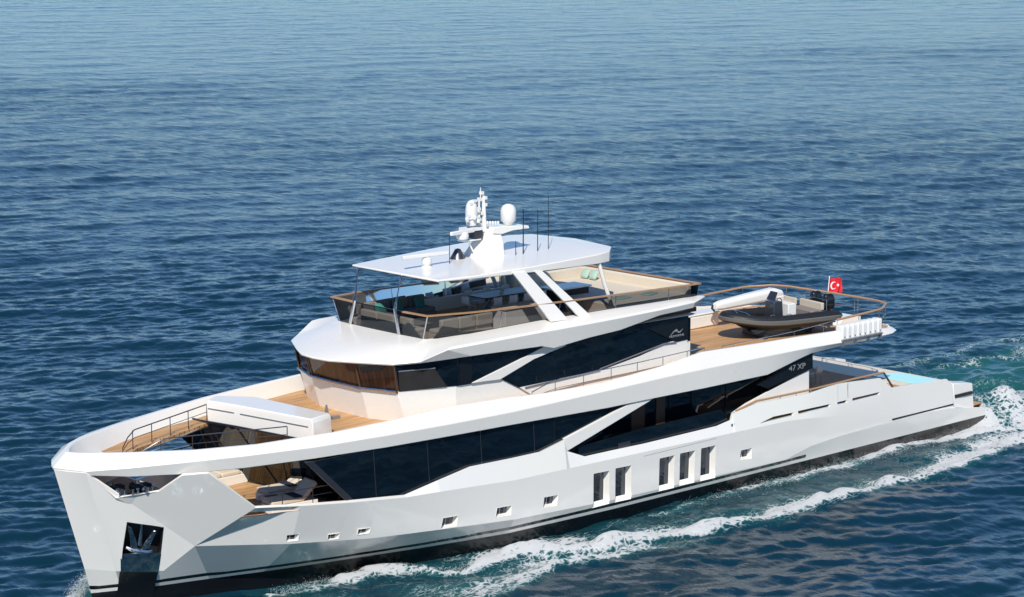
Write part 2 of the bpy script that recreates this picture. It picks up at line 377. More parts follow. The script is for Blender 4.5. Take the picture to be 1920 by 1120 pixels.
# anchors stowed in the pockets
for sgn in (1, -1):
    c = hit(265,1012)+dp*.35
    a = thing('anchor', 'polished steel anchor stowed in the dark %s bow pocket' % ('port' if sgn == 1 else 'starboard'), 'anchor', (c.x, c.y*sgn, c.z))
    m = MB(); ux = (pk3[1]-pk3[0]).normalized(); uz = (pk3[0]-pk3[4]).normalized()
    def P(a_, b_, n_): v = ux*a_+uz*b_+nrm*n_; return Vector((v.x, v.y*sgn, v.z))
    m.tube([P(0,.62,.0), P(0,-.3,.1)], [.045,.07], 8); m.build('shank', steel, a)
    for k in (-1, 1):
        m = MB(); m.prism([P(k*.06,-.42,.12), P(k*.32,-.36,.12), P(k*.50,.40,.16), P(k*.38,.36,.16), P(k*.16,-.1,.12)], P(0,0,.06)); m.build('fluke', steel, a, bevel=.01)
    m = MB(); m.tube([P(-.45,-.45,.1), P(-.2,-.5,.16), P(.2,-.5,.16), P(.45,-.45,.1)], [.05,.09,.09,.05], 8); m.build('crown', steel, a)
# stern side block (garage wing) beyond the bathing platform, groove and dark side slot
for s in (1, -1):
    m = MB()
    x0, x1 = 44.33, 46.05
    m.add([(x0,-4.40*s,.9),(x1,-4.2*s,.9),(x1+.1,-4.0*s,2.02),(x0,-4.25*s,2.3),(x0,-3.4*s,.9),(x1,-3.4*s,.9),(x1+.1,-3.4*s,2.02),(x0,-3.4*s,2.3)],
          [(0,1,2,3),(4,7,6,5),(3,2,6,7),(1,5,6,2),(0,3,7,4),(0,4,5,1)])
    m.build('stern_quarter', white, yacht, bevel=.03)
m = MB()
p = [at(1791,741,y=-4.33), at(1824,733.8,y=-4.18), at(1824,738.8,y=-4.18), at(1791,747,y=-4.33)]
m.prism(p, (0, .12, 0)); q = [hit(*c) for c in [(1672.5,785.5),(1787,757),(1787.5,759.3),(1673,788.3)]]
o = m.build('side_slot', dark, yacht); mirrored(o); m = MB(); m.prism([v+Vector((0, -.022, 0)) for v in q], (0, .05, 0)); o = m.build('hull_groove', dark, yacht); mirrored(o)
m = MB(); m.prism([hit(*c)+Vector((0, -.005, 0)) for c in [(1371,795.5),(1377,794),(1377,799),(1371,800.5)]], (0, .03, 0)); o = m.build('fairlead', dark, yacht); mirrored(o)
m = MB()      # thin joint lines of the folding balcony and boarding door
def line(m, a, b, r=.012):
    m.tube([a, b], r, 5)
for a, b in [((1207,833),(1207,856)),((1207,856),(1343,822)),((1343,822),(1343,800)),((1571,722),(1571,752)),((1590,716),(1590,748)),((1672,730),(1672,785))]:
    m = MB(); line(m, hit(*a)+Vector((0, .004, 0)), hit(*b)+Vector((0, .004, 0)), .010); o = m.build('door_joint', greym, yacht); mirrored(o)

# decks inside the hull
def hb(x): return lerp(x, [4.05,4.6,5.5,7,9.3,12,40,46], [1.3,1.6,2.3,3.2,3.8,4.05,4.15,4.0])
m = MB(); xs = [4.05,4.6,5.5,7,9.3,12,20,30,40,41.2]
vs = [(x, -hb(x), 2.6) for x in xs]+[(x, hb(x), 2.6) for x in reversed(xs)]
m.prism(vs, (0, 0, -.12)); m.build('main_deck', teak, yacht)
m = MB(); xs = [(1.1,.15),(1.5,.7),(2.6,1.15),(4.0,1.9)]
m.prism([(x, -y, 3.85) for x, y in xs]+[(x, y, 3.85) for x, y in reversed(xs)], (0, 0, -.1)); m.build('mooring_deck', teak, yacht)
m = MB(); m.box((4.05, 0, 3.2), (.08, 2.9, 1.3)); m.build('bulkhead', white, yacht)
m = MB(); m.prism([(45.8,-3.9,.865),(47.3,-3.75,.865),(47.38,0,.865),(47.3,3.75,.865),(45.8,3.9,.865)], (0, 0, .02)); m.build('swim_platform', teak, yacht)
# transom, bathing steps and pool with its raised sides
m = MB(); m.box((44.2,0,1.55), (.14,6.8,1.4)); m.box((45.4,0,1.4), (.3,6.7,1.0)); m.build('transom', white, yacht, bevel=.03)
m = MB()
m.prism([(41.1,-4.2,2.62),(44.25,-4.2,2.40),(44.25,4.2,2.40),(41.1,4.2,2.62)], (0, 0, -.12))
m.build('pool_surround', shade_cream, yacht)
m = MB(); m.prism([(35.2,-4.12,2.62),(43.6,-4.12,2.5),(43.6,-4.12,2.62),(40.0,-4.12,3.22),(35.2,-4.12,3.22)], (0,.03,0)); o = m.build('bulwark_shade_cover', shade_cream, yacht)  # added cream panel, its warmth cancels the blue cast of the shaded bulwark
for v_ in o.data.vertices: v_.co.y = -v_.co.y
o.data.flip_normals()
m = MB(); m.prism([(41.9,-3.95,2.60),(43.9,-3.85,2.46),(43.9,-1.5,2.46),(41.9,-1.5,2.60)], (0, 0, -.02)); m.build('pool_water', poolm, yacht)

# ------------------------------------------------------------------ upper bulwark band round the bow
K = [(.10,0,5.15),(.33,-.5,5.15),(.70,-1.10,5.12),(1.75,-2.08,5.24),(3.4,-2.98,5.32),(5.3,-3.65,5.34),(8,-4.15,5.30),(11,-4.42,5.28),(14,-4.5,5.24),(17,-4.5,5.22),(19,-4.5,5.25),(22,-4.5,5.30),(25.2,-4.48,5.36),(27.6,-4.48,5.37),(31.4,-4.46,5.37),(33.5,-4.45,5.36),(34.3,-4.44,5.34),(36,-4.42,5.30),(38.5,-4.38,5.22),(39.9,-4.20,5.18),(40.7,-3.8,5.16)]
C = [(.62,0,5.58),(.88,-.5,5.59),(1.35,-1.0,5.60),(2.2,-1.6,5.59),(4.1,-2.55,5.53),(6.2,-3.3,5.52),(9,-3.92,5.60),(11.5,-4.15,5.68),(14,-4.22,5.78),(17,-4.25,5.70),(18.8,-4.28,5.60),(22,-4.28,5.55),(25.2,-4.26,5.72),(27.6,-4.22,5.98),(31.4,-4.15,5.86),(33.5,-4.15,5.82),(34.3,-4.15,5.80),(36,-4.12,5.74),(38.5,-4.08,5.50),(39.8,-3.95,5.36),(40.55,-3.62,5.30)]
B = [(.2,0,4.97),(.42,-.5,4.97),(.80,-1.05,4.95),(1.85,-1.98,4.90),(3.4,-2.82,4.88),(5.4,-3.54,4.88),(8,-4.08,4.87),(11,-4.34,4.82),(14,-4.42,4.77),(17,-4.42,4.71),(19,-4.42,4.66),(22,-4.42,4.59),(25.2,-4.42,4.58),(27.6,-4.42,4.56),(31.4,-4.40,4.56),(33.5,-4.3,4.92),(34.3,-4.3,5.06),(36,-4.25,5.08),(38.5,-4.2,5.10),(39.8,-4.0,5.08),(40.5,-3.6,5.06)]
def band_secs():
    out = []
    for i, (k, c, b) in enumerate(zip(K, C, B)):
        k, c, b = Vector(k), Vector(c), Vector(b)
        t = (Vector(C[min(i+1, len(C)-1)])-Vector(C[max(i-1, 0)])); t.z = 0; t.normalize()
        n = Vector((t.y, -t.x, 0)) if i else Vector((1, 0, 0))
        if i and n.y < 0: n = -n
        if not i: n = Vector((1, 0, 0))
        ci = c+n*.15; w_ = lerp(c.x, [.5,2,10,14], [.08,.36,.42,.02]); bi = Vector((ci.x+n.x*w_, ci.y+n.y*w_, min(4.96 if b.z < 5 else 5.18, c.z-.12))); bb = Vector((b.x, b.y, b.z))+n*.10
        cr = c.lerp(k, .12); cr.z += .015
        secs = [b, k, cr, c+Vector((0, 0, .02)), ci+Vector((0, 0, .01)), bi, bb]
        if not i: secs = [Vector((q.x, 0, q.z)) for q in secs]
        out.append(secs)
    return out
bsn = band_secs(); full = [[Vector((v.x, -v.y, v.z)) for v in s] for s in reversed(bsn[1:])]+bsn
m = MB(); m.loft(full); bul = m.build('bulwark', white, yacht, sharp=16, bevel=.02)
def crest(x): return lerp(x, [c[0] for c in C], [-c[1] for c in C])-.16
# upper deck: nose platform, two walkways round the well and the deck aft
def ZU(x): return lerp(x, [0,8,20,27,45], [4.98,5.04,5.33,5.40,5.36])
m = MB()
def strip(xa, inner, mm, th=.14):
    for i in range(len(xa)-1):
        x0, x1 = xa[i], xa[i+1]
        for s in (1, -1):
            a, b = inner(x0), inner(x1)
            q = [(x0, s*a, ZU(x0)), (x1, s*b, ZU(x1)), (x1, s*crest(x1), ZU(x1)), (x0, s*crest(x0), ZU(x0))]
            mm.add(q+[(v[0], v[1], v[2]-th) for v in q], [(0,1,2,3),(4,7,6,5),(0,4,5,1),(2,6,7,3)])
strip([2.9,4,5,6,7,8,9,10], lambda x: lerp(x, [2.9,3.3,8.1,10], [0.02,.6,2.38,2.9]), m)
strip([10,12,14,17,20,22,25,27.6,31.4,33.5,36,38.5,39.8,40.4], lambda x: 0, m)
m.build('upper_deck', teak, yacht)
m = MB(); xs = [(.9,0),(1.1,.4),(1.55,.85),(2.6,1.45),(2.95,1.65)]
m.prism([(x, -y, 4.99) for x, y in xs]+[(x, y, 4.99) for x, y in reversed(xs[1:])], (0, 0, -.1)); m.build('bow_platform', white, yacht)
m = MB(); xs = [10.2,14,20,27,33,36,39.8,40.5]
m.prism([(x, -crest(x)+.06, ZU(x)-.16) for x in xs]+[(x, crest(x)-.06, ZU(x)-.16) for x in reversed(xs)], (0, 0, -.14)); m.build('deck_soffit', white, yacht)
m = MB(); m.prism([(40.38,-3.7,5.34),(41.0,-3.1,5.3),(41.0,3.1,5.3),(40.38,3.7,5.34)], (0, 0, -.26)); m.build('deck_edge', white, yacht, bevel=.04)

# coachroof box and sloping lounge front beneath it
cr = [(8.0,2.3),(8.7,2.75),(9.7,1.6),(10.0,-2.5),(8.9,-2.85),(8.3,.9)]
m = MB(); top = [Vector((x*.97+.26, y*.97, 5.92)) for x, y in cr]; mid = [Vector((x, y, 5.78)) for x, y in cr]; bot = [Vector((x+.05, y, 5.12)) for x, y in cr]
m.loft([bot, mid, top]); m.build('coachroof', white, yacht, bevel=.03)
m = MB()
for a, b in ((5,0),(4,5)):
    A, Bq = Vector((*cr[a], 5.62)), Vector((*cr[b], 5.62)); d = (Bq-A); n = Vector((-abs(d.y), d.x if d.y > 0 else -d.x, 0)).normalized()
    A2, B2 = A.lerp(Bq, .06), A.lerp(Bq, .94); m.tube([A2+n*.005, B2+n*.005], .018, 6)
m.build('roof_groove', greym, yacht)
m = MB()   # lounge front: glass raked forward, in two facets
t_ = [(8.05,3.4,5.05),(8.05,2.25,5.10),(8.35,.9,5.10),(8.95,-2.85,5.10),(9.2,-3.9,5.05)]
b_ = [(9.0,4.0,2.62),(9.6,2.3,2.62),(9.9,.4,2.62),(10.3,-2.9,2.62),(10.4,-4.1,2.62)]
v = [Vector(q) for q in t_+b_]; 
m.add(v+[q+Vector((.08,0,0)) for q in v], [(i,i+1,i+6,i+5) for i in range(4)]+[(i+10,i+15,i+16,i+11) for i in range(4)]+[(0,5,15,10),(4,14,19,9),(0,10,11,1),(1,11,12,2),(2,12,13,3),(3,13,14,4)])
m.build('lounge_windscreen', smoked, yacht, sharp=8)
m = MB()
for i in range(5): m.tube([v[i]+Vector((-.02,0,0)), v[i+5]+Vector((-.02,0,0))], .05, 6)
for u in (.35,.7):
    for i in (0,2,3): m.tube([v[i].lerp(v[i+1], u), v[i+5].lerp(v[i+6], u)], .03, 6)
m.tube([q+Vector((-.02,0,0)) for q in v[:5]], .05, 6); m.tube([q for q in v[5:10]], .05, 6); m.build('windscreen_frame', black, yacht)
m = MB(); w_ = [v[i].lerp(v[i+5], f) for f in (0,.62) for i in range(5)]; m.add([q+Vector((-.03,0,0)) for q in w_], [(i,i+1,i+6,i+5) for i in range(4)]); m.build('upper_pane', glass, yacht, recalc=False, sharp=8)
m = MB(); m.box((14,0,2.66), (8,7.6,.06)); m.build('saloon_floor', brown, yacht)
m = MB(); m.box((13.2,0,3.9), (.1,7.6,2.3)); m.build('saloon_partition', brown, yacht)
# ------------------------------------------------------------------ main deck sides
def panel(name, pts, y, th, mt, parent=yacht, both=True, bevel=0, yy=None):
    """outline on a vertical plane of the ship, given thickness inboard; built on both sides"""
    P_ = [at(px, py, y=(yy[i] if yy else y)) for i, (px, py) in enumerate(pts)]
    m = MB(); m.prism(P_, (0, th, 0)); o = m.build(name, mt, parent, bevel=bevel, sharp=20)
    if both: mirrored(o)
    return o
# flush dark window band forward
sg = panel('side_window', [(587,866),(663,938),(760,934),(888,884),(1064,852),(1130,812),(1128,762),(960,794),(720,838)], -4.26, .05, glass)
panel('window_frame', [(572,867),(588,866),(664,938),(650,940)], -4.28, .06, darkst)
for a_, b_ in (((700,846),(706,936)),((800,824),(806,915)),((900,804),(904,878)),((1000,788),(1003,858))):
    m = MB(); m.tube([at(*a_,y=-4.265), at(*b_,y=-4.265)], .012, 5); o = m.build('pane_joint', darkst, yacht); mirrored(o)
# white diagonal pillar and hull shoulder
panel('side_pillar', [(1058,823),(1064,846),(1219,752),(1232,742),(1180,758)], -4.36, .12, white, bevel=.012)
# recessed walkway wall: dark glass doors and panels
m = MB(); m.box((25.7,-3.35,3.65), (13.2,.06,2.1)); o = m.build('saloon_window', glass, yacht); mirrored(o)
m = MB()
for x in (19.4,21.3,23.2,24.3,25.2,26.6,27.9,30.0,32.2): m.box((x,-3.39,3.65), (.10,.06,2.1))
m.box((25.7,-3.39,2.72), (13.2,.07,.12)); m.box((25.7,-3.39,4.62), (13.2,.07,.1)); o = m.build('saloon_mullion', black, yacht); mirrored(o)
m = MB(); m.box((24.75,-3.40,3.65), (.75,.05,1.9)); m.box((26.05,-3.40,3.65), (.5,.05,1.9)); o = m.build('saloon_door', brown, yacht); mirrored(o)
m = MB(); m.box((19.3,-3.8,3.6), (.1,.95,2.1)); o = m.build('end_wall', black, yacht); mirrored(o); m = MB(); m.box((35.0,0,3.5), (.1,7.0,1.9)); m.build('cockpit_bulkhead', black, yacht)
# smoked glass guard inside the side opening
panel('guard_glass', [(1086,866),(1207,840),(1343,808),(1368,794),(1352,768),(1207,803),(1084,838)], -4.24, .02, glass, yy=None)
panel('guard_frame', [(1159,832),(1182,827),(1182,837),(1159,842)], -4.27, .02, darkst)
# aft side wing with the model name
panel('aft_wing', [(1374,775),(1400,757),(1517,694),(1517,740),(1420,760)], -4.10, .10, white, bevel=.01)
panel('aft_fascia', [(1452,702),(1500,667),(1524,658),(1524,690),(1440,729),(1420,722)], -4.16, .10, black)
# ------------------------------------------------------------------ pilothouse and upper saloon
def wallpts(z, inset=0): pass
PH = [(12.75,2.9),(12.2,1.45),(12.15,0),(12.2,-1.45),(12.75,-2.9),(15.0,-3.55),(27.6,-3.55),(27.6,3.55),(15.0,3.55)]
m = MB(); zb = lambda x: ZU(x)-.02
m.loft([[Vector((x+(.38 if x < 14 else 0), y, zb(x))) for x, y in PH], [Vector((x, y, 6.36)) for x, y in PH]]); m.build('house_wall', white, yacht, sharp=10, bevel=.015)
# wheelhouse windows: brown timbered inside seen through glass, raked forward
zt = 7.46
fr0 = [(12.75,2.9),(12.2,1.45),(12.15,0),(12.2,-1.45),(12.75,-2.9)]
fr1 = [(12.55,2.95),(11.9,1.5),(11.85,0),(11.9,-1.5),(12.55,-2.95)]
m = MB(); m.add([Vector((x+.12,y,6.34)) for x, y in fr0]+[Vector((x+.12,y,zt)) for x, y in fr1], [(i,i+1,i+6,i+5) for i in range(4)])
m.build('wheelhouse_window', wood, yacht, recalc=False, sharp=5)
m = MB()
m.add([Vector((x+.04,y,6.34)) for x, y in fr0]+[Vector((x+.04,y,zt)) for x, y in fr1], [(i,i+1,i+6,i+5) for i in range(4)])
m.build('wheelhouse_glass', tint('clear_glass', (.75,.72,.7)), yacht, recalc=False, sharp=5)
m = MB()
for i in (0,1,3,4): m = MB(); m.tube([Vector((fr0[i][0],fr0[i][1],6.30)), Vector((fr1[i][0],fr1[i][1],zt))], .03, 6); m.build('window_post', brown, yacht)
m = MB(); m.tube([Vector((x-.06,y,6.36)) for x, y in fr0], .05, 6); m.build('wiper_rail', steel, yacht)
m = MB(); a = Vector((12.05,-2.35,7.05)); m.prism([(11.93,-1.60,7.42),(12.05,-1.68,6.98),(12.33,-2.45,7.12),(12.40,-2.8,7.42)], (.1,.05,0)); m.build('instrument_hood', black, yacht)
for o_ in ('x',):
    m = MB(); m.add([(12.78,2.93,6.36),(12.58,2.98,7.42),(15.0,3.62,7.46),(15.0,3.585,6.36)], [(0,1,2,3)]); o = m.build('bridge_side_window', glass, yacht, recalc=False); mirrored(o)
    m = MB(); m.add([(12.80,2.96,6.38),(12.72,3.0,7.1),(14.1,3.42,7.1),(14.6,3.52,6.38)], [(0,1,2,3)]); o = m.build('chart_table', dark, yacht, recalc=False); mirrored(o)
    m = MB(); m.tube([(12.72,3.01,7.12),(14.1,3.43,7.12)], .025, 6); o = m.build('table_edge', greym, yacht); mirrored(o)
# side windows: continuous dark glass behind white pillars
panel('upper_window', [(857,672),(857,724),(888,719),(1040,647),(1018,645),(900,664)], -3.60, .06, glass)
panel('upper_window', [(938,710),(976,729),(1120,702),(1247,651),(1291,640),(1291,592),(1160,614),(1058,642)], -3.60, .06, glass)
panel('window_panel', [(862,668),(885,664),(885,719),(862,723)], -3.62, .05, black)
panel('upper_pillar', [(885,719),(905,716),(938,712),(1003,673),(1062,648),(1040,640),(1000,662)], -3.66, .10, white, bevel=.012)
panel('lower_wall', [(975,727),(1120,697),(1200,668),(1247,645),(1289,632),(1289,676),(1100,716),(1000,742)], -3.64, .08, white)
panel('name_panel', [(1216,617),(1289,600),(1289,637),(1268,642)], -3.66, .05, black)
m = MB(); 
for a, b in [((1125,692),(1245,645)),((985,727),(1125,694)),((1245,645),(1268,642))]: line(m, at(*a,y=-3.68), at(*b,y=-3.68), .03)
o = m.build('window_sill', greym, yacht); mirrored(o)
m = MB(); m.box((27.62,0,6.35), (.06,7.0,1.9)); m.build('aft_window', glass, yacht)
# lettering
def text(body, size, p, mt, name, y_out=-.01, sx=1.0, rot=0, both=False, extrude=.006):
    cu = bpy.data.curves.new(name, 'FONT'); cu.body = body; cu.size = size; cu.extrude = extrude; cu.align_x = 'CENTER'; cu.align_y = 'CENTER'
    o = bpy.data.objects.new(name, cu); COL.objects.link(o); dg = bpy.context.evaluated_depsgraph_get()
    me = bpy.data.meshes.new_from_object(o.evaluated_get(dg)); bpy.data.objects.remove(o)
    n = bpy.data.objects.new(name, me); me.materials.clear(); me.materials.append(mt); link(n, yacht)
    n.location = p; n.rotation_euler = (R(90), 0, 0); n.scale = (sx, 1, 1); return n
text('47 XP', .34, at(1495,689,y=-4.17), letter, 'model_lettering', sx=1.25)
text('NUMARINE', .125, at(1269,630,y=-3.668), letter, 'maker_lettering', sx=1.35)
e = at(1268,622,y=-3.67); m = MB()
m.prism([e+Vector((a*.62,0,b*.72)) for a, b in [(-.55,-.18),(-.3,.02),(-.08,.12),(.04,.14),(.18,.0),(.32,-.03),(.62,.10),(.36,-.09),(.16,-.09),(.05,.03),(-.02,-.02),(-.12,.03),(-.28,-.03)]], (0,-.01,0)); m.build('maker_emblem', letter, yacht)
n = text('47 XP', .46, Vector((at(1496,686,y=-4.17).x, 4.17, at(1496,686,y=-4.17).z)), letter, 'model_lettering', sx=1.25); n.rotation_euler = (R(90), 0, R(180))

# ------------------------------------------------------------------ flybridge
# (x, lower outer, knuckle, top outer ring at the glass base)
FL = [(11.15,0,7.35),(11.25,-.8,7.35),(11.68,-1.6,7.35),(12.5,-2.98,7.35),(13.3,-3.55,7.42),(15.5,-3.90,7.44),(19.0,-3.92,7.34),(19.6,-3.92,7.18),(21.5,-3.92,7.34),(23.2,-3.92,7.42),(25.4,-3.90,7.72),(27.4,-3.86,7.78),(28.3,-3.5,7.95)]
FK = [(11.12,0,7.43),(11.22,-.82,7.43),(11.64,-1.64,7.43),(12.46,-3.04,7.43),(13.25,-3.63,7.50),(14.2,-3.98,7.86),(19.0,-4.05,7.92),(19.6,-4.05,7.92),(21.5,-4.05,7.93),(23.2,-4.03,7.94),(25.4,-4.0,7.97),(27.4,-3.95,8.02),(28.45,-3.55,8.08)]
FG = [(14.3,0,8.02),(14.3,-.9,8.02),(14.3,-1.75,8.02),(14.35,-2.5,8.02),(14.9,-2.75,8.0),(16.2,-2.98,8.05),(19.0,-3.22,8.16),(19.6,-3.25,8.17),(21.5,-3.32,8.18),(23.2,-3.36,8.18),(25.4,-3.38,8.15),(27.4,-3.38,8.12),(28.2,-3.2,8.10)]
sec = []
for i, (l, k, g) in enumerate(zip(FL, FK, FG)):
    l, k, g = Vector(l), Vector(k), Vector(g)
    h = k.lerp(g, .12)+Vector((0,0,.035)); gi = g+Vector((.12 if i < 4 else 0, 0 if i < 4 else .12, 0)); gb = Vector((gi.x, gi.y, 7.55)); lb = Vector((l.x+.35 if i < 4 else l.x, l.y*.93, l.z+.04))
    r_ = k.lerp(g, .62)+Vector((0,0,.07 if i in (2,3) else .03))
    sec.append([l, k, h, r_, g, gi, gb, lb])
full = [[Vector((v.x, -v.y, v.z)) for v in s] for s in reversed(sec[1:])]+sec
m = MB(); m.loft(full); m.build('flybridge_coaming', white, yacht, sharp=13, bevel=.025)
m = MB(); m.prism([(14.2,-2.6,7.66),(20,-3.3,7.66),(28.2,-3.3,7.66),(28.2,3.3,7.66),(20,3.3,7.66),(14.2,2.6,7.66)], (0,0,-.18)); m.build('fly_deck', teak, yacht)
m = MB(); m.prism([(11.9,-1.5,7.43),(12.9,-2.9,7.43),(15.3,-3.6,7.46),(27.9,-3.6,7.46),(27.9,3.6,7.46),(15.3,3.6,7.46),(12.9,2.9,7.43),(11.9,1.5,7.43)], (0,0,-.05)); m.build('fly_soffit', white, yacht)
# windbreak glass and teak capping rail
def RL(x): return lerp(x, [14,28.5], [8.92,8.58])
GB = [(14.3,0),(14.32,-1.2),(14.38,-2.45),(16.2,-2.95),(19,-3.2),(22,-3.32),(25,-3.36),(28.15,-3.3)]
GT = [(14.25,0),(14.25,-1.2),(14.3,-2.78),(16.2,-3.15),(19,-3.32),(22,-3.36),(25,-3.38),(28.25,-3.35)]
def gz(x): return lerp(x, [14,16,19,28], [8.02,8.04,8.16,8.08])
m = MB()
fb = [Vector((x,-y,gz(x))) for x, y in reversed(GB[1:])]+[Vector((x,y,gz(x))) for x, y in GB]
ft = [Vector((x,-y,RL(x))) for x, y in reversed(GT[1:])]+[Vector((x,y,RL(x))) for x, y in GT]
n = len(fb); 
m.add(fb+ft, [(i,i+1,n+i+1,n+i) for i in range(n-1)]); m.build('wind_screen', smoke, yacht, recalc=False, sharp=8)
m = MB(); m.prism([Vector((28.2,-3.28,8.05)), Vector((28.2,3.28,8.05)), Vector((28.25,3.33,RL(28))), Vector((28.25,-3.33,RL(28)))], (.03,0,0)); m.build('aft_screen', smoked, yacht)
m = MB()
for k in (5, 9):
    m = MB(); m.tube([fb[k], ft[k]], .024, 6); m.build('screen_post', steel, yacht)
for xa in (17.6,20.5,23.5,26.5):
    for s in (1,-1): m = MB(); m.tube([(xa, s*lerp(xa,[g[0] for g in GB],[g[1] for g in GB]), gz(xa)), (xa, s*lerp(xa,[g[0] for g in GT],[g[1] for g in GT]), RL(xa))], .016, 6); m.build('screen_post', steel, yacht)
m = MB()
for s in (1,-1):
    pts = [Vector((14.27,s*-1.5,RL(14)))]+[Vector((x,s*y,RL(x)+.02)) for x, y in GT[2:]]
    for a, b in zip(pts[:-1], pts[1:]):
        d = (b-a); c = (a+b)/2; m.box(c, (d.length+.1,.13,.05), rz=math.atan2(d.y, d.x), ry=-math.asin(d.z/d.length))
m.box((28.3,0,RL(28)+.02), (.14,6.8,.05)); m.build('cap_rail', cap, yacht)
m = MB(); m.tube([Vector((14.27,-1.5,RL(14))), Vector((14.27,1.5,RL(14)))], .02, 6); m.build('front_rail', black, yacht)
# upholstered aft bay of the flybridge
m = MB(); m.box((26.0,0,7.95), (4.2,5.9,.5)); m.box((26,3.05,8.35), (4.2,.22,.5)); m.box((28.0,0,8.35), (.22,6.2,.5)); m.build('sunpad_base', cream, yacht, bevel=.05)

# ------------------------------------------------------------------ hardtop
HT = [(15.05,2.5,10.06,10.14),(15.05,0,10.08,10.18),(15.05,-2.5,10.06,10.14),(16.6,-2.75,10.04,10.16),(19.5,-3.0,10.0,10.24),(22.8,-3.05,9.96,10.34),(23.6,-2.9,9.96,10.38),(24.3,-2.3,10.0,10.42),(24.6,0,10.05,10.46)]
side = HT[2:]; outl = side+[(x,-y,a,b) for x, y, a, b in reversed(side[:-1])]
m = MB()
bot = [Vector((x,y,a)) for x, y, a, b in outl]; tp = [Vector((x,y,b)) for x, y, a, b in outl]
inn = [Vector((lerp(x,[15,24.6],[16.2,23.9]), y*.80, b+lerp(x,[15,16.6,24.6],[.05,.06,.06]))) for x, y, a, b in outl]
m.loft([bot, tp, inn]); m.build('hardtop', white, yacht, sharp=12, bevel=.03)
m = MB(); m.prism([(15.15,2.35,10.03),(15.15,-2.35,10.03),(23.8,-2.75,9.94),(23.8,2.75,9.94)], (0,0,.06)); m.build('hardtop_lining', darkst, yacht)
for s in (1,-1):
    m = MB()
    for (t1,t2,b2_,b1_) in (((962,512),(985,509),(1066,600),(1034,604)), ((1000,507),(1014,505.5),(1108,592),(1089,597))):
        q = [at(*t1,y=-3.0), at(*t2,y=-3.0), at(*b2_,y=-3.6), at(*b1_,y=-3.6)]
        m.prism([Vector((v.x, v.y*s, v.z)) for v in q], (0,.10*s,0))
    m.build('hardtop_strut', white, yacht, bevel=.015)
    m = MB(); m.tube([(15.12,2.2,10.08),(14.08,1.15,9.02),(14.28,1.7,8.02)] if s < 0 else [(15.12,-.35,10.08),(14.08,-1.2,9.02),(14.28,-1.2,8.02)], .065, 6); m.build('windscreen_post', steel, yacht)
    m = MB(); m.tube([(15.1,s*2.4,10.08),(15.0,s*2.4,8.9),(14.95,s*2.4,8.0)] if False else [(23.0,s*-2.9,9.98),(23.2,s*-3.0,9.2),(23.6,s*-3.1,8.1)], .08, 8); m.build('aft_post', white, yacht)
# ------------------------------------------------------------------ mast
Y0 = 0.0
def A(px, py, y=0.0): return at(px, py, y=y)
m = MB()
b_ = [A(885,487), A(926,490)]; t_ = [A(900,446), A(931,438)]
def quad(a, b, y0, y1): return [Vector((a.x,y0,a.z)), Vector((b.x,y0,b.z)), Vector((b.x,y1,b.z)), Vector((a.x,y1,a.z))]
zr = 10.2
m.loft([quad(Vector((b_[0].x,0,zr)), Vector((b_[1].x,0,zr)), -.62,.62), quad(A(897,458), A(930,455), -.45,.45), quad(A(911,428), A(928,428), -.3,.3)])
m.build('mast_tower', white, yacht, bevel=.03, sharp=20)
m = MB(); q = [A(912,424), A(978,421), A(980,426), A(950,430), A(930,437), A(912,436)]
m.prism([v+Vector((0,-.4,0)) for v in q], (0,.8,0)); m.build('mast_platform', white, yacht, bevel=.02)
m = MB(); c = A(953,421)
m.lathe(c, [(.16,0),(.2,.06),(.30,.16),(.31,.5),(.29,.62),(.22,.74),(.1,.8),(.01,.81)], 24); m.build('radome', pvc, yacht, sharp=50)
m = MB(); m.tube([A(908,434),A(907,390),A(906,366)], [.10,.075,.05], 8); m.tube([A(901,352),A(901,372)], .02, 5); m.tube([A(898,372),A(898,400)], .04, 6)
for px, py in ((903,362),(909,371),(899,374),(909,384),(897,392),(902,400),(898,412)): m.box(A(px,py), (.12,.16,.12))
m.build('mast_pole', white, yacht)
m = MB(); c = A(884,424); m.lathe(c, [(.13,0),(.20,.04),(.22,.18),(.235,.3),(.235,.62),(.20,.84),(.13,.95),(.05,1.0),(.005,1.005)], 20)
for dx, dz, sx, sz in ((-.24,.12,.10,.16),(-.22,.42,.08,.12),(.25,.25,.12,.14),(.24,.62,.10,.2),(.05,.98,.16,.10),(-.12,.88,.1,.1),(.30,.05,.14,.1)): m.box(c+Vector((dx,-.12,dz)), (sx,.14,sz))
m.tube([c+Vector((.32,-.1,0)), c+Vector((.32,-.1,.95))], .03, 6)
m.tube([c+Vector((-.28,-.15,.3)), c+Vector((.05,-.3,.35)), c+Vector((.3,-.15,.3))], .03, 6)
m.box(A(883,429), (.8,.5,.12)); m.box(A(893,405), (.16,.2,.5)); m.build('satellite_dome', pvc, yacht, sharp=40)
m = MB(); 
for px, py in ((876,415),(890,412),(897,418)): m.lathe(A(px,py,-.3), [(.06,0),(.08,.05),(.08,.12),(.03,.16)], 8)
for k in range(5): m.lathe(A(914+k*5,421,-.25), [(.04,0),(.05,.04),(.05,.10),(.02,.13)], 8)
m.build('mast_light', pvc, yacht)
m = MB(); m.box(A(891,436), (.42,.4,.42)); m.tube([A(891,430),A(891,450)], .1, 8); m.build('mast_housing', darkst, yacht)
def radar(c, ln, ang, nm, base=None):
    m = MB(); m.box(c+Vector((0,0,.0)), (ln,.13,.15), rz=ang); o = m.build(nm, pvc, yacht, bevel=.03)
    return o
radar(A(857,434)+Vector((0,-.3,0)), 1.35, R(8), 'radar_bar')
m = MB(); c = A(867,448,-.2); m.lathe(c, [(.06,-.05),(.22,0),(.25,.1),(.22,.24),(.10,.33),(.01,.35)], 18); m.build('small_radome', pvc, yacht, sharp=50)
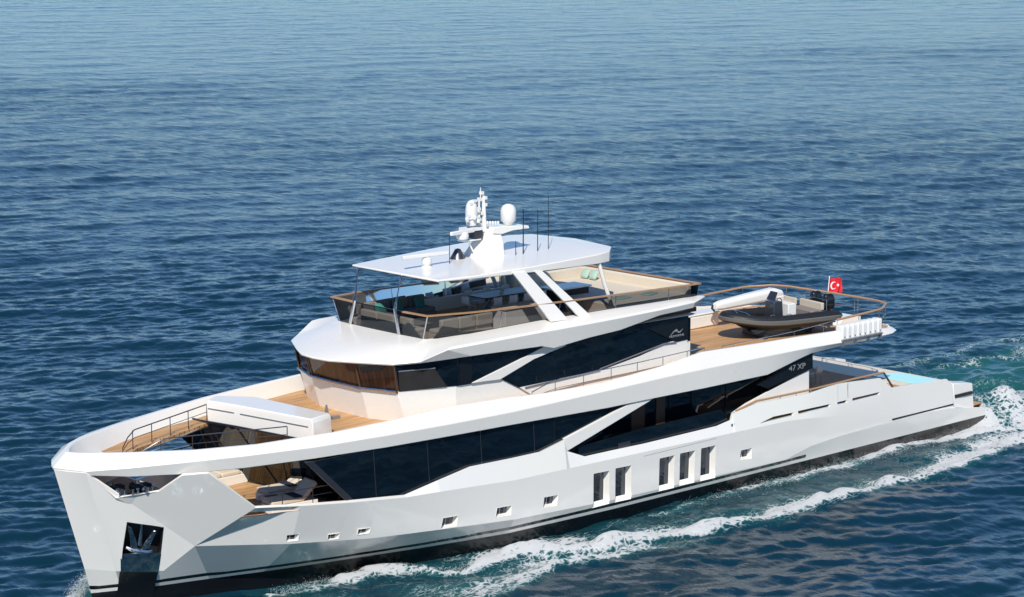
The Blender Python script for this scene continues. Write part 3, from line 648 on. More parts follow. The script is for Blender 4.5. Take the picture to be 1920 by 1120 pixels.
m = MB(); m.box(A(880,450), (.9,.35,.05)); m.tube([A(878,452),A(886,470)], .03, 6); m.build('mast_bracket', white, yacht)
m = MB(); m.lathe(Vector((A(868,466).x,0.3,10.2)), [(.34,0),(.32,.05),(.2,.26),(.11,.42),(.02,.45)], 16); m.build('vent_cone', darkst, yacht, sharp=50)
c = A(800,487,-.2); m = MB(); m.lathe(Vector((c.x,c.y,10.18)), [(.2,0),(.2,.05),(.13,.09),(.17,.13),(.2,.24),(.16,.36),(.05,.4),(.01,.4)], 18); m.build('radar_pedestal', pvc, yacht, sharp=50)
radar(Vector((c.x-.05,c.y,10.66)), 2.15, R(-3), 'radar_bar')
m = MB()
for px, pt, pb, w in ((981,393,475,.017),(1008,393,473,.013),(1028,365,478,.010),(967,452,468,.012),(919,436,485,.012),(843,433,484,.010)):
    b = A(px,pb,-1.0 if px > 930 else -.3); tt = at(px, pt, x=b.x); tt.y = b.y; m.tube([Vector((b.x,b.y,10.18)), Vector((b.x,b.y,tt.z))], [w*1.6,w], 5)
m.build('whip_antenna', black, yacht)
# ------------------------------------------------------------------ railings (parts of the yacht; every post of its own)
def railing(top, base, posts, mt=steel, r=.02, mid=None, capm=None, capr=None, rail_name='hand_rail', both=True):
    """top / base: functions x -> (y, z); posts: x positions"""
    m = MB(); pts = [Vector((x, *top(x))) for x in np.linspace(posts[0], posts[-1], 14)]
    m.tube(pts, capr or r, 6); rail = m.build(rail_name, capm or mt, yacht)
    if mid:
        for f in mid:
            q = MB(); q.tube([p.lerp(Vector((p.x, *base(p.x))), f) for p in pts], r*.6, 5); w = q.build('mid_rail', mt, yacht)
            if both: mirrored(w)
    if both: mirrored(rail)
    for x in posts:
        q = MB(); q.tube([Vector((x, *base(x))), Vector((x, *top(x)))], r*.8, 5); w = q.build('rail_post', mt, yacht)
        if both: mirrored(w)
# side deck
railing(lambda x: (-4.12, lerp(x, [18.3,19.5,24,27.8], [5.72,6.03,6.06,6.16])), lambda x: (-4.12, ZU(x)), [18.3,19.5,21.0,22.5,23.95,25.4,26.8,27.8], mid=[.48])
# aft upper deck
railing(lambda x: (-4.0, lerp(x, [29.0,33.5,36.3], [6.02,6.06,6.2])), lambda x: (-4.0, ZU(x)), [29.0,29.7,31.6,33.5,35.4,36.3], r=.016)
railing(lambda x: (lerp(x, [36.3,39.4,40.5], [-4.0,-3.95,-3.3]), lerp(x, [36.3,40.5], [6.2,6.32])), lambda x: (lerp(x, [36.3,39.4,40.5], [-4.0,-3.9,-3.3]), ZU(x)), [36.3,37.8,39.2,39.7,40.5], mid=[.5], capm=cap, capr=.05, rail_name='teak_rail')
m = MB(); m.tube([(40.5,-3.3,6.32),(40.8,-2.6,6.32),(40.9,0,6.32),(40.8,2.6,6.32),(40.5,3.3,6.32)], .05, 6); m.build('teak_rail', cap, yacht)
for y in (-2.7,-1.5,-1.3,0,1.3,1.5,2.7):
    m = MB(); m.tube([(40.82,y,5.32),(40.82,y,6.3)], .018, 5); m.build('rail_post', steel, yacht)
for f in (.5,):
    m = MB(); m.tube([(40.5,-3.3,5.85),(40.8,-2.6,5.85),(40.8,2.6,5.85),(40.5,3.3,5.85)], .012, 5); m.build('mid_rail', steel, yacht)
# foredeck well
wy = lambda x: lerp(x, [2.9,3.3,8.1,10], [0.05,.66,2.42,2.9])
railing(lambda x: (-wy(x), ZU(x)+lerp(x, [3.2,3.85,8.1], [.22,.68,.68])), lambda x: (-wy(x), ZU(x)), [3.2,3.85,4.9,5.95,7.0,8.1], mt=darkst, r=.022, mid=[.42])
m = MB(); m.tube([(x, -wy(x), ZU(x)-.12) for x in (3.3,4.5,6,8.1)], .05, 6); o = m.build('well_coaming', steel, yacht); mirrored(o)
# fore side opening guard
railing(lambda x: (lerp(x, [5.9,7,9.8], [-3.6,-3.85,-4.15]), 3.82), lambda x: (lerp(x, [5.9,7,9.8], [-3.6,-3.85,-4.15]), 3.2), [5.95,6.8,8.0,9.6], mt=darkst, r=.02, mid=[.45])
# aft cockpit rail with teak cap, and the raked gate rails by the pool
pt = [at(1380,771,y=-4.30), at(1419,752,y=-4.30), at(1517,731.5,y=-4.30), at(1600,711,y=-4.28), at(1657,698.5,y=-4.26)]
m = MB(); m.tube(pt, .045, 6); o = m.build('teak_rail', cap, yacht); mirrored(o)
for px, a, b in ((1408,757,764),(1463,743,749),(1493,737,743),(1521,731,738),(1549,724,731),(1569,719,725),(1645,701,710)):
    m = MB(); m.tube([at(px,a,y=-4.29), at(px,b,y=-4.31)], .022, 5); o = m.build('rail_post', steel, yacht); mirrored(o)
m = MB(); m.tube([at(1657,699,y=-4.26), at(1675,728,y=-4.26)], .045, 6); o = m.build('gate_rail', darkst, yacht); mirrored(o)
# crane folded on deck
m = MB(); yc = 1.05
a, b_ = at(1340,575,y=yc), at(1455,549,y=yc)
ax = (b_-a).normalized(); up = Vector((0,1,0)).cross(ax)*-1
if up.z < 0: up = -up
def sect(p, w, h): return [p+Vector((0,w*c,0))+up*h*s for c, s in ((-1,-.6),(-1,.4),(-.6,1),(.6,1),(1,.4),(1,-.6),(.6,-1),(-.6,-1))]
m.loft([sect(a,.14,.14), sect(a.lerp(b_,.08),.2,.2), sect(a.lerp(b_,.5),.24,.25), sect(a.lerp(b_,.93),.26,.27), sect(b_+ax*.25-up*.12,.24,.22)])
arm = m.build('crane_arm', white, yacht, bevel=.03, sharp=40)
m = MB(); q = b_-up*.1; m.tube([Vector((q.x+.1,yc,5.38)), Vector((q.x+.1,yc,q.z-.5))], [.34,.26], 16); m.box((q.x+.1,yc,q.z-.28), (.55,.55,.5)); m.build('crane_column', white, yacht, bevel=.02)
m = MB(); m.tube([a-ax*.12+up*.1, a-ax*.18-up*.05, a-ax*.02-up*.2], .05, 6); m.build('crane_hook', darkst, yacht)
# small fore deck fitting
m = MB(); f = at(614,790,z=5.1); m.add([f+Vector(v) for v in ((-.1,0,0),(.14,0,0),(.0,0,.62),(-.1,.12,0),(.14,.12,0),(.0,.1,.6))], [(0,1,2),(3,5,4),(0,3,4,1),(1,4,5,2),(2,5,3,0)])
m.box(f+Vector((.35,.0,.08)), (.35,.2,.16)); m.build('deck_fitting', greym, yacht)

# ------------------------------------------------------------------ furniture
def cushion(name, c, d, mt, parent, rz=0, bev=.05, ry=0):
    m = MB(); m.box((0,0,0), d); o = m.build(name, mt, parent, bevel=min(bev, min(d)*.45), seg=3); o.location = c; o.rotation_euler = (0, ry, rz); return o
def sofa(label, loc, w, dep, rz=0, mt=beige, body=white, h=.42, group=None, back=True, n=3, pillows=()):
    """seat runs along local x, the back on local +y"""
    t = thing('sofa', label, 'sofa', loc, rz, group)
    cushion('base', (0,0,h*.35), (w, dep, h*.7), body, t, bev=.02)
    for i in range(n): cushion('seat_cushion', (-w/2+w/n*(i+.5), -.05, h*.7+.08), (w/n-.03, dep-.14, .17), mt, t)
    if back:
        for i in range(n): cushion('back_cushion', (-w/2+w/n*(i+.5), dep/2-.12, h*.7+.36), (w/n-.03, .2, .44), mt, t)
    return t
def pillow(label, loc, rz, mt, s=.42, tilt=.5, group=None):
    vs, fs = [], []; n = 8
    for k in (1, -1):
        for i in range(n+1):
            for j in range(n+1):
                u, v = i/n*2-1, j/n*2-1; e = (1-u**4)*(1-v**4)
                vs.append((u*s/2*(1-.06*v*v), v*s/2*(1-.06*u*u), k*.09*max(e, 0)**.6))
    N = (n+1)**2
    for k in (0, 1):
        for i in range(n):
            for j in range(n):
                a = k*N+i*(n+1)+j; f = (a, a+n+1, a+n+2, a+1); fs.append(f if k == 0 else tuple(reversed(f)))
    m = MB(); m.add(vs, fs); o = m.build('cushion', mt, None, sharp=60); o.location = loc; o.rotation_euler = (tilt, 0, rz); tag(o, label, 'cushion', group); return o
# foredeck lounge
sofa('cream sofa with white base against the starboard side of the sheltered foredeck', (8.9,2.55,2.6), 2.6, 1.0, rz=0, mt=cream, n=3, back=True, h=.5)
def lounger(loc, rz, label):
    t = thing('deck_lounger', label, 'lounger', loc, rz, 'cream loungers on the sheltered foredeck')
    cushion('base', (0,0,.18), (1.9,.78,.30), white, t, bev=.02)
    cushion('mattress', (-.3,0,.42), (1.25,.74,.18), cream, t)
    cushion('backrest', (.62,0,.66), (.85,.74,.16), cream, t, ry=-.75)
    cushion('blanket', (.18,0,.525), (.34,.76,.03), navy, t, bev=.01)
    return t
lounger((9.15,-.75,2.6), R(-4), 'inboard one of the two cream foredeck loungers, with raised back and navy blanket')
lounger((8.35,-2.15,2.6), R(-6), 'cream lounger nearest the port rail on the foredeck, back raised towards the brown lounge front')
t = thing('side_table', 'small low square side table between the two cream foredeck loungers', 'side table', (8.1,-1.4,2.6))
m = MB(); m.box((0,0,.42), (.45,.45,.03)); m.build('tabletop', brown, t, bevel=.005)
m = MB(); m.tube([(0,0,0),(0,0,.41)], [.12,.03], 10); m.build('pedestal', darkst, t)
# windlasses on the mooring deck
def windlass(loc, label):
    t = thing('windlass', label, 'windlass', loc, 0, 'windlasses on the mooring deck')
    m = MB(); m.box((0,0,.06), (.75,.6,.12)); m.build('bedplate', navy, t, bevel=.01)
    m = MB(); m.tube([(0,-.32,.33),(0,.32,.33)], .16, 14); m.build('gypsy_drum', darkst, t)
    m = MB(); m.lathe((.0,-.42,.33), [(.13,-.02),(.13,.02),(.08,.05),(.08,.15),(.14,.2)], 14, axis=Matrix.Rotation(R(90),3,'X')); m.build('warping_head', steel, t)
    m = MB(); m.box((.33,0,.26), (.28,.34,.36)); m.build('motor', navy, t, bevel=.03)
    m = MB(); m.tube([(-.05,-.05,.5),(-.05,-.05,.62)], .09, 10); m.build('brake_wheel', steel, t)
windlass((1.95,-.62,3.86), 'navy and steel anchor windlass nearest the bow in the mooring opening')
windlass((2.75,-1.05,3.86), 'second navy and steel windlass, aft of the one nearest the bow')
for i, c in enumerate(((231,929),(256,926),(283,923))):
    p = onfacet(*c)+Vector((.03,.10,.06)); t = thing('mooring_bollard', ['polished steel bollard at the forward end of the port mooring opening','polished steel bollard in the middle of the port mooring opening','polished steel bollard at the aft end of the port mooring opening'][i], 'bollard', p, 0, 'bollards on the bow opening sill')
    m = MB(); m.tube([(-.1,0,-.08),(-.1,0,.06)], .035, 10); m.tube([(-.1,0,.05),(-.1,0,.08)], .05, 10); m.build('post', steel, t)
    m = MB(); m.tube([(.1,0,-.08),(.1,0,.06)], .035, 10); m.tube([(.1,0,.05),(.1,0,.08)], .05, 10); m.build('post', steel, t)
    m = MB(); m.box((0,0,-.09), (.36,.14,.03)); m.build('foot', steel, t)
# flybridge seating
FZ = 7.665
sofa('beige sofa along the starboard windscreen of the flybridge with green pillows', (17.1,2.35,FZ), 3.4, .9, 0, mt=taupe, body=taupe, n=4)
sofa('beige sofa behind the port windscreen of the flybridge', (16.6,-2.05,FZ), 2.6, .8, R(180), mt=beige, body=beige, n=3, h=.5)
sofa('beige sofa facing aft behind the forward windscreen of the flybridge', (15.15,.2,FZ), 3.0, .8, R(90), mt=beige, body=beige, n=3, h=.45)
for i, (x, y) in enumerate(((16.3,2.35),(17.2,2.4),(18.3,2.4))):
    pillow(['dark green pillow at the forward end of the starboard flybridge sofa','dark green pillow in the middle of the starboard flybridge sofa','dark green pillow at the aft end of the starboard flybridge sofa'][i], (x,y-.05,FZ+.62), 0, green, .5, 1.1, 'green pillows on the flybridge sofa')
pillow('mint pillow on the port flybridge sofa behind the windscreen corner', (16.0,-2.2,FZ+.62), R(180), mint, .45, 1.1)
t = thing('coffee_table', 'low grey square coffee table in the middle of the forward flybridge seating', 'coffee table', (16.6,.3,FZ))
m = MB(); m.box((0,0,.36), (1.1,1.0,.05)); m.build('tabletop', taupe, t, bevel=.01)
m = MB(); m.box((0,0,.17), (.7,.6,.33)); m.build('base', dark, t, bevel=.01)
t = thing('dining_table', 'long dark brown dining table under the hardtop with white chairs round it', 'dining table', (21.7,1.15,FZ))
m = MB(); m.prism([(-1.5,-.45,.74),(-1.3,-.55,.74),(1.3,-.55,.74),(1.5,-.45,.74),(1.5,.45,.74),(1.3,.55,.74),(-1.3,.55,.74),(-1.5,.45,.74)], (0,0,.05)); m.build('tabletop', brown, t, bevel=.01)
for x in (-.9,.9):
    m = MB(); m.tube([(x-.15,-.25,0),(x,0,.4),(x+.12,.2,.74)], [.05,.07,.05], 8); m.tube([(x-.15,.25,0),(x,0,.4),(x+.12,-.2,.74)], [.05,.07,.05], 8); m.build('leg', greym, t)
def chair(loc, rz, label):
    t = thing('dining_chair', label, 'chair', loc, rz, 'white chairs at the flybridge dining table')
    m = MB(); rows = []
    for i in range(7):           # one curved shell: seat rising into the back
        u = i/6; y = -.2+.4*min(u*1.6, 1); z = .45+max(0, u-.45)*.72; w = .23-.04*max(0, u-.7)*3
        rows.append([Vector((x*w, y-(.05*(1-x*x) if u > .5 else 0)*-1, z+.02*x*x)) for x in (-1,-.6,-.2,.2,.6,1)])
    vs = [v for r_ in rows for v in r_]; n = len(vs)
    vs2 = vs+[v+Vector((0,.02,-.02)) for v in vs]
    fs = [(i*6+j,i*6+j+1,i*6+j+7,i*6+j+6) for i in range(6) for j in range(5)]; fs += [tuple(k+n for k in reversed(f)) for f in fs]
    m.add(vs2, fs); m.build('shell', pvc, t, sharp=60)
    for x in (-.18,.18):
        for y in (-.16,.16):
            q = MB(); q.tube([(x,y,0),(x*.85,y*.85,.45)], .014, 6); q.build('leg', steel, t)
    return t
c0 = chair((20.5,.38,FZ), R(180), 'white shell chair at the forward end of the inboard side of the flybridge dining table')
cl = [((21.3,.36),180,'second white chair from forward on the port side of the flybridge dining table'),((22.1,.36),178,'third white chair from forward on the port side of the flybridge dining table'),((22.9,.38),182,'white chair nearest the strut on the port side of the flybridge dining table'),
      ((20.7,1.95),0,'forward white chair on the starboard side of the flybridge dining table'),((21.7,1.95),3,'middle white chair on the starboard side of the flybridge dining table'),((22.7,1.95),-3,'aft white chair on the starboard side of the flybridge dining table'),((19.9,1.2),90,'white chair at the forward head of the flybridge dining table')]
for (x, y), rz, lb in cl: copy_tree(c0, (x, y, FZ), R(rz), lb)
t = thing('bar_counter', 'white bar counter with beige top beside the twin struts of the flybridge', 'bar counter', (20.0,-1.75,FZ))
m = MB(); m.box((0,0,.42), (2.4,.7,.84)); m.build('cabinet', white, t, bevel=.02)
m = MB(); m.box((0,0,.86), (2.5,.8,.05)); m.build('worktop', beige, t, bevel=.01)
t = thing('bar_counter', 'low white cabinet with black front in the middle of the aft flybridge', 'cabinet', (24.3,.3,FZ))
m = MB(); m.box((0,0,.40), (1.8,.9,.8)); m.build('cabinet', dark, t, bevel=.02)
m = MB(); m.box((0,0,.83), (2.0,1.05,.06)); m.build('worktop', white, t, bevel=.015)
for i, (x, y) in enumerate(((25.2,-2.0),(26.7,-2.1),(27.5,1.9),(27.5,2.4))):
    if i < 2:
        m = MB(); m.box((0,0,0), (.7,.45,.05)); o = m.build('towel', mint, None, bevel=.02); o.location = (x,y,8.23); o.rotation_euler = (0,0,.3*i)
        tag(o, ['folded mint towel on the flybridge sunpad nearest the white aft post','folded mint towel on the port side of the flybridge sunpad, further aft'][i], 'towel', 'mint towels on the sunpad')
    else: pillow(['mint pillow leaning at the aft end of the flybridge sunpad','pale mint pillow in the starboard aft corner of the flybridge sunpad'][i-2], (x,y,8.42), R(-90), mint, .42, 1.0, 'mint pillows at the aft end of the sunpad')
# aft cockpit
m = MB(); m.box((37.2,4.02,3.6), (4.2,.06,2.0)); m.build('cockpit_shade_sheet', dark, yacht)  # dark sheet added to blacken the shaded background of the cockpit
sofa('beige sofa along the starboard side of the aft cockpit beside the pool', (39.0,3.3,2.6), 4.8, .9, 0, mt=beige, n=5)
t = thing('dining_table', 'dark oval dining table in the shaded aft cockpit under the deck overhang', 'dining table', (37.6,.0,2.6))
m = MB(); m.lathe((0,0,.72), [(.9,0),(.92,.02),(.9,.05)], 24); o = m.build('tabletop', brown, t); o.scale = (1.4,.8,1)
m = MB(); m.tube([(0,0,0),(0,0,.05),(0,0,.72)], [.35,.12,.1], 12); m.build('pedestal', dark, t)
first = None
for i, (x, y, rz) in enumerate(((36.6,-1.0,180),(37.6,-1.05,180),(38.6,-1.0,180),(38.9,.3,-90),(37.2,1.05,0),(38.2,1.05,0))):
    lb = ['forward chair on the port side of the aft cockpit dining table','middle chair on the port side of the aft cockpit dining table','aft chair on the port side of the aft cockpit dining table','chair at the pool end of the aft cockpit dining table','forward chair on the starboard side of the aft cockpit table','aft chair on the starboard side of the aft cockpit table'][i]
    c = copy_tree(c0, (x, y, 2.6), R(rz), lb); c['group'] = 'chairs at the cockpit dining table'
# ------------------------------------------------------------------ liferaft canisters in their rack
m = MB(); m.box((37.5,-4.22,5.36), (2.75,.5,.05)); 
for x in (36.2,37.1,38.0,38.8): m.box((x,-4.25,5.25), (.05,.4,.24))
rk = m.build('raft_rack', greym, yacht)
def canister(loc):
    t = thing('liferaft_canister', 'ribbed white liferaft canister standing in the rack on the port rail of the aft deck', 'liferaft', loc, 0, 'liferaft canisters on the port rail')
    m = MB(); sec = []
    for z, s in ((0,.86),(.03,.98),(.16,1),(.30,1),(.52,1),(.58,.97),(.62,.84)):
        sec.append([Vector((.158*s*cx_, .22*s*cy_, z)) for cx_, cy_ in ((-1,-.6),(-.55,-1),(-.1,-1),(-.06,-.93),(.06,-.93),(.1,-1),(.55,-1),(1,-.6),(1,.6),(.6,1),(-.6,1),(-1,.6))])
    m.loft(sec); m.build('shell', pvc, t, sharp=30)
    q = MB(); q.box((0,-.225,.12), (.05,.02,.06)); q.build('latch', greym, t)
    return t
k0 = canister((36.30,-4.22,5.39))
for i in range(1, 8): copy_tree(k0, (36.30+.345*i, -4.22, 5.39))
# ------------------------------------------------------------------ flag
fp = at(1549,578,x=40.86); ft_ = at(1555,522,x=40.95)
t = thing('flag', 'red flag with white crescent and star on a leaning white staff at the stern rail', 'flag', fp)
d = ft_-fp; m = MB(); m.tube([(0,0,-.3), d*1.02], [.028,.018], 8); m.lathe(d*1.02, [(.03,0),(.035,.03),(.01,.06)], 8); m.build('staff', flagw, t)
FW, FH = 1.12, .66
def fl(u, v, off=0):
    w = (.12*math.sin(u*7.5+.6+v*.8)+.04*math.sin(u*15+v*3))*min(1, u*2.2); n = Vector((-.25*math.cos(u*7.5+.6), 1, 0)).normalized()
    p = d*.985+Vector((u*FW*.97, w+u*.05, -v*FH-.13*u*u*(1-.25*v)-.02*math.sin(u*9)))+d.normalized()*0
    p.x -= d.x*v*FH/d.z; return p+n*off
m = MB(); a_, b__ = 24, 12
m.add([fl(i/a_, j/b__) for i in range(a_+1) for j in range(b__+1)], [(i*(b__+1)+j,(i+1)*(b__+1)+j,(i+1)*(b__+1)+j+1,i*(b__+1)+j+1) for i in range(a_) for j in range(b__)])
o = m.build('cloth', red, t, recalc=False, sharp=80)
cres = [(.36+.165*math.cos(a)*.62, .5+.165*1.0*math.sin(a)*1.0*1.55*.62/.62*1.0) for a in []]
def disc(cx, cy, r, a0, a1, n): return [(cx+r*math.cos(a0+(a1-a0)*i/n), cy+r*math.sin(a0+(a1-a0)*i/n)) for i in range(n+1)]
# crescent: outer circle minus a shifted inner one, in flag heights
o_ = disc(.50,.5,.27,R(42),R(318),20); i__ = disc(.57,.5,.215,R(57),R(303),20)
for off in (-.012,.012):
    m = MB(); v = [fl(x*FH/FW, y, off) for x, y in o_]+[fl(x*FH/FW, y, off) for x, y in i__]; n = 21
    m.add(v, [(k,k+1,n+k+1,n+k) for k in range(20)]); m.build('crescent', flagw, t, recalc=False, sharp=80)
    m = MB(); st = []
    for k in range(10):
        r_ = .14 if k % 2 == 0 else .055; a = R(180)+k*R(36); st.append((.86+r_*math.cos(a), .5+r_*math.sin(a)))
    m.add([fl(.86*FH/FW, .5, off)]+[fl(x*FH/FW, y, off) for x, y in st], [(0,1+k,1+(k+1) % 10) for k in range(10)]); m.build('star', flagw, t, recalc=False, sharp=80)
# ------------------------------------------------------------------ tender on the aft deck
T0 = thing('tender_boat', 'black rigid inflatable tender with twin outboards chocked on the teak aft deck', 'tender', (32.55,-1.0,5.40), R(-10.5))
LT = 5.5
def ty(x): return lerp(x, [0,.12,.35,.8,1.5,2.4,3.6,5.5], [0,.30,.56,.84,1.02,1.08,1.08,1.02])
def tz(x): return lerp(x, [0,.5,1.2,2.2,5.5], [.98,.90,.80,.74,.70])
rad = lambda x: lerp(x, [0,1,2,4.9,5.3,5.5], [.21,.235,.25,.25,.2,.10])
xs_ = [5.5,5.3,4.9,4.2,3.6,3.0,2.4,1.9,1.5,1.1,.8,.55,.35,.2,.12]
pts = [Vector((x,-ty(x),tz(x))) for x in xs_]+[Vector((.02,0,tz(0)))]+[Vector((x,ty(x),tz(x))) for x in reversed(xs_)]
rr = [rad(p.x) for p in pts]
m = MB(); m.tube(pts, rr, 14); tb = m.build('inflatable_tube', rubber, T0, sharp=60)
m = MB()     # pale rubbing strake round the outside
out = []
for i, p in enumerate(pts):
    tt = (pts[min(i+1,len(pts)-1)]-pts[max(i-1,0)]); tt.z = 0; tt.normalize(); n = Vector((-tt.y, tt.x, 0))
    if n.dot(Vector((p.x-3.0, p.y, 0))) < 0: n = -n
    out.append([p+n*(rr[i]*.86)+Vector((0,0,-rr[i]*.62)), p+n*(rr[i]*1.10)+Vector((0,0,-rr[i]*.42)), p+n*(rr[i]*1.12)+Vector((0,0,rr[i]*.14)), p+n*(rr[i]*.9)+Vector((0,0,rr[i]*.3))])
m.loft(out, closed=True); m.build('rubbing_strake', rubgrey, tb, sharp=40)
m = MB(); secs = []
for x in (.25,.7,1.3,2.2,3.4,4.6,5.15):
    w = ty(x)*.92; k = lerp(x, [.25,.7,1.3,2.2,5.15], [.80,.52,.30,.16,.12]); c = lerp(x, [.25,1.3,2.2,5.15], [.86,.52,.36,.32])
    secs.append([Vector((x,-w,tz(x)-.05)), Vector((x,-w*.86,c)), Vector((x,0,k)), Vector((x,w*.86,c)), Vector((x,w,tz(x)-.05))])
m.loft(secs); m.build('boat_hull', black, T0, sharp=25)
m = MB(); m.prism([(.7,-.5,.62),(1.6,-.85,.56),(5.1,-.85,.5),(5.1,.85,.5),(1.6,.85,.56),(.7,.5,.62)], (0,0,.04)); m.build('cockpit_floor', rubgrey, T0)
def bx(name, c, d, mt, **k):
    bv = k.pop('bevel', .03); q = MB(); q.box(c, d, **k); return q.build(name, mt, T0, bevel=bv)
bx('bow_cushion', (1.35,0,.70), (.9,.9,.14), rubgrey); bx('console', (2.55,-.05,1.0), (.55,.7,.9), darkst, top=.86)
q = MB(); q.add([Vector(v) for v in ((2.36,-.34,1.5),(2.36,.24,1.5),(2.56,.20,1.86),(2.56,-.30,1.86))], [(0,1,2,3)]); q.build('console_screen', darkst, T0, recalc=False)
q = MB(); q.tube([(2.86,-.05+.17*math.cos(a*R(30)),1.38+.17*math.sin(a*R(30))) for a in range(13)], .02, 6); q.build('steering_wheel', black, T0)
bx('helm_seat', (3.25,-.05,.95), (.45,.8,.75), pvc); bx('seat_back', (3.46,-.05,1.40), (.12,.8,.30), beige)
bx('stern_bench', (4.35,0,.78), (.6,1.5,.36), taupe); bx('bench_back', (4.70,0,1.10), (.16,1.5,.32), beige)
q = MB(); q.tube([(4.9,-.75,.8),(4.95,-.7,1.35),(4.95,.7,1.35),(4.9,.75,.8)], .03, 8); q.build('stern_arch', steel, T0)
for y in (-.42,.42):
    q = MB(); q.loft([[Vector((5.25+x*s,y+w*s2,z)) for x, w in ((-.26,-.10),(-.1,-.19),(.25,-.17),(.36,0),(.25,.17),(-.1,.19),(-.26,.10))] for z, s, s2 in ((.86,.7,.8),(.98,1,1),(1.30,1.02,1.02),(1.50,.85,.85),(1.58,.5,.5))])
    e = q.build('outboard_engine', black, T0, bevel=.02, sharp=40)
    q = MB(); q.tube([(5.32,y,.9),(5.40,y,.35)], [.10,.06], 8); q.box((5.5,y,.32), (.42,.03,.1)); q.build('engine_leg', black, e)
q = MB(); q.tube([(1.0,-.5,.98),(.75,-.42,1.14),(.62,0,1.2),(.75,.42,1.14),(1.0,.5,.98)], .022, 6); q.build('bow_rail', steel, T0)
for x in (1.75,2.6,3.1,3.6,4.1):
    for s in (-1,1):
        q = MB(); c = Vector((x, s*ty(x)*.96, tz(x)+.245)); q.tube([c+Vector((-.12,0,0)), c+Vector((-.08,0,.035)), c+Vector((.08,0,.035)), c+Vector((.12,0,0))], .016, 5); q.build('grab_handle', rubgrey, T0)
for x in (1.6,4.2):
    t = thing('boat_chock', 'dark padded chock under the %s of the black tender' % ('bow' if x < 2 else 'stern'), 'chock', T0.location+Vector((x*math.cos(R(10.5)), -x*math.sin(R(10.5)), 0)), R(-10.5), 'chocks under the tender')
    m = MB(); m.prism([(-.08,-.8,0),(-.08,.8,0),(-.08,.75,.34),(-.08,.35,.16),(-.08,0,.10),(-.08,-.35,.16),(-.08,-.75,.34)], (.16,0,0)); m.build('cradle', darkst, t, bevel=.01)
# white lockers beyond the tender
t = thing('deck_locker', 'white rounded deck locker beyond the tender below the folded crane', 'locker', (34.0,1.9,5.4))
m = MB(); m.box((0,0,.28), (1.9,.7,.56)); m.build('box', white, t, bevel=.06)
m = MB(); m.box((0,0,.60), (1.95,.75,.08)); m.build('lid', white, t, bevel=.03)
t = thing('deck_locker', 'low white wedge locker at the port stern corner behind the tender', 'locker', (39.4,-1.6,5.36))
m = MB(); m.prism([(-.7,-.5,0),(.9,-.5,0),(.9,-.5,.25),(-.3,-.5,.36)], (0,1.4,0)); m.build('box', white, t, bevel=.03)
# ------------------------------------------------------------------ the sea
def tile(N, size, wind, lo, hi, seed, slope=4.0, spread=2.0):
    rng = np.random.default_rng(seed); k = np.fft.fftfreq(N, size/N)*2*np.pi; kx, ky = np.meshgrid(k, k, indexing='ij')
    kk = np.sqrt(kx**2+ky**2); kk[0, 0] = 1; c = (kx*math.cos(wind)+ky*math.sin(wind))/kk
    sp = kk**(-slope)*(np.abs(c)**spread+.08); lam = 2*np.pi/kk
    sp *= np.exp(-(lo/lam)**4)*np.exp(-(lam/hi)**4) if True else 1
    sp[0, 0] = 0; ph = rng.normal(size=(N, N))+1j*rng.normal(size=(N, N)); F = np.sqrt(sp)*ph
    h = np.real(np.fft.ifft2(F)); s = h.std(); 
    dx = np.real(np.fft.ifft2(1j*kx/kk*F)); dy = np.real(np.fft.ifft2(1j*ky/kk*F))
    return (h/s).astype(np.float32), (dx/s).astype(np.float32), (dy/s).astype(np.float32), size
def samp(T, x, y, ang):
    h, dx, dy, size = T; N = h.shape[0]; c, s = math.cos(ang), math.sin(ang)
    u = (x*c+y*s)/size*N; v = (-x*s+y*c)/size*N
    i = np.floor(u).astype(np.int64); j = np.floor(v).astype(np.int64); fu = (u-i).astype(np.float32); fv = (v-j).astype(np.float32)
    i %= N; j %= N; i1 = (i+1) % N; j1 = (j+1) % N
    def g(a): return (a[i, j]*(1-fu)+a[i1, j]*fu)*(1-fv)+(a[i, j1]*(1-fu)+a[i1, j1]*fu)*fv
    H, X, Y = g(h), g(dx), g(dy); return H, X*c-Y*s, X*s+Y*c
def spread(lo, a, b, hi, s0, g, smax, reach, g2=1.06):
    """sample positions: even from a to b, then slowly coarser out to lo and hi"""
    def run(x, end, sgn):
        out = []; s = s0
        while (end-x)*sgn > 0:
            s = min(s*g, smax) if abs(x-(b if sgn > 0 else a)) < reach else s*g2
            x += s*sgn; out.append(x)
        return out
    c = list(np.arange(a, b, s0)); return np.array(run(a, lo, -1)[::-1]+c+run(c[-1], hi, 1))
# the grid is laid along the wind's heading; finest round the ship, coarser to the horizon
gu = spread(-600, 64, 132, 3600, .15, 1.006, .75, 560); gv = spread(-2600, -26, 38, 2600, .15, 1.012, .6, 95)
U, Vv = np.meshgrid(gu, gv, indexing='ij')
X = CAM[0]+U*math.cos(YAW)+Vv*math.sin(YAW); Y = CAM[1]+U*math.sin(YAW)-Vv*math.cos(YAW)
sp = np.maximum(np.gradient(gu)[:, None], np.gradient(gv)[None, :])
WIND = YAW+math.pi+.30
T1 = tile(512, 211., WIND, 4.0, 18., 3, 3.8, 8); T2 = tile(768, 83., WIND, .9, 4.2, 5, 3.5, 9); T3 = tile(512, 23.7, WIND, .40, 1.6, 9, 3.3, 4)
H1, X1, Y1 = samp(T1, X, Y, .12); H2, X2, Y2 = samp(T2, X, Y, -.10); H3, X3, Y3 = samp(T3, X, Y, .22)
f2 = np.clip(1.9-sp/.8, 0, 1); f3 = np.clip(1.5-sp/.40, 0, 1); f1 = np.clip(1.6-sp/6, 0, 1)
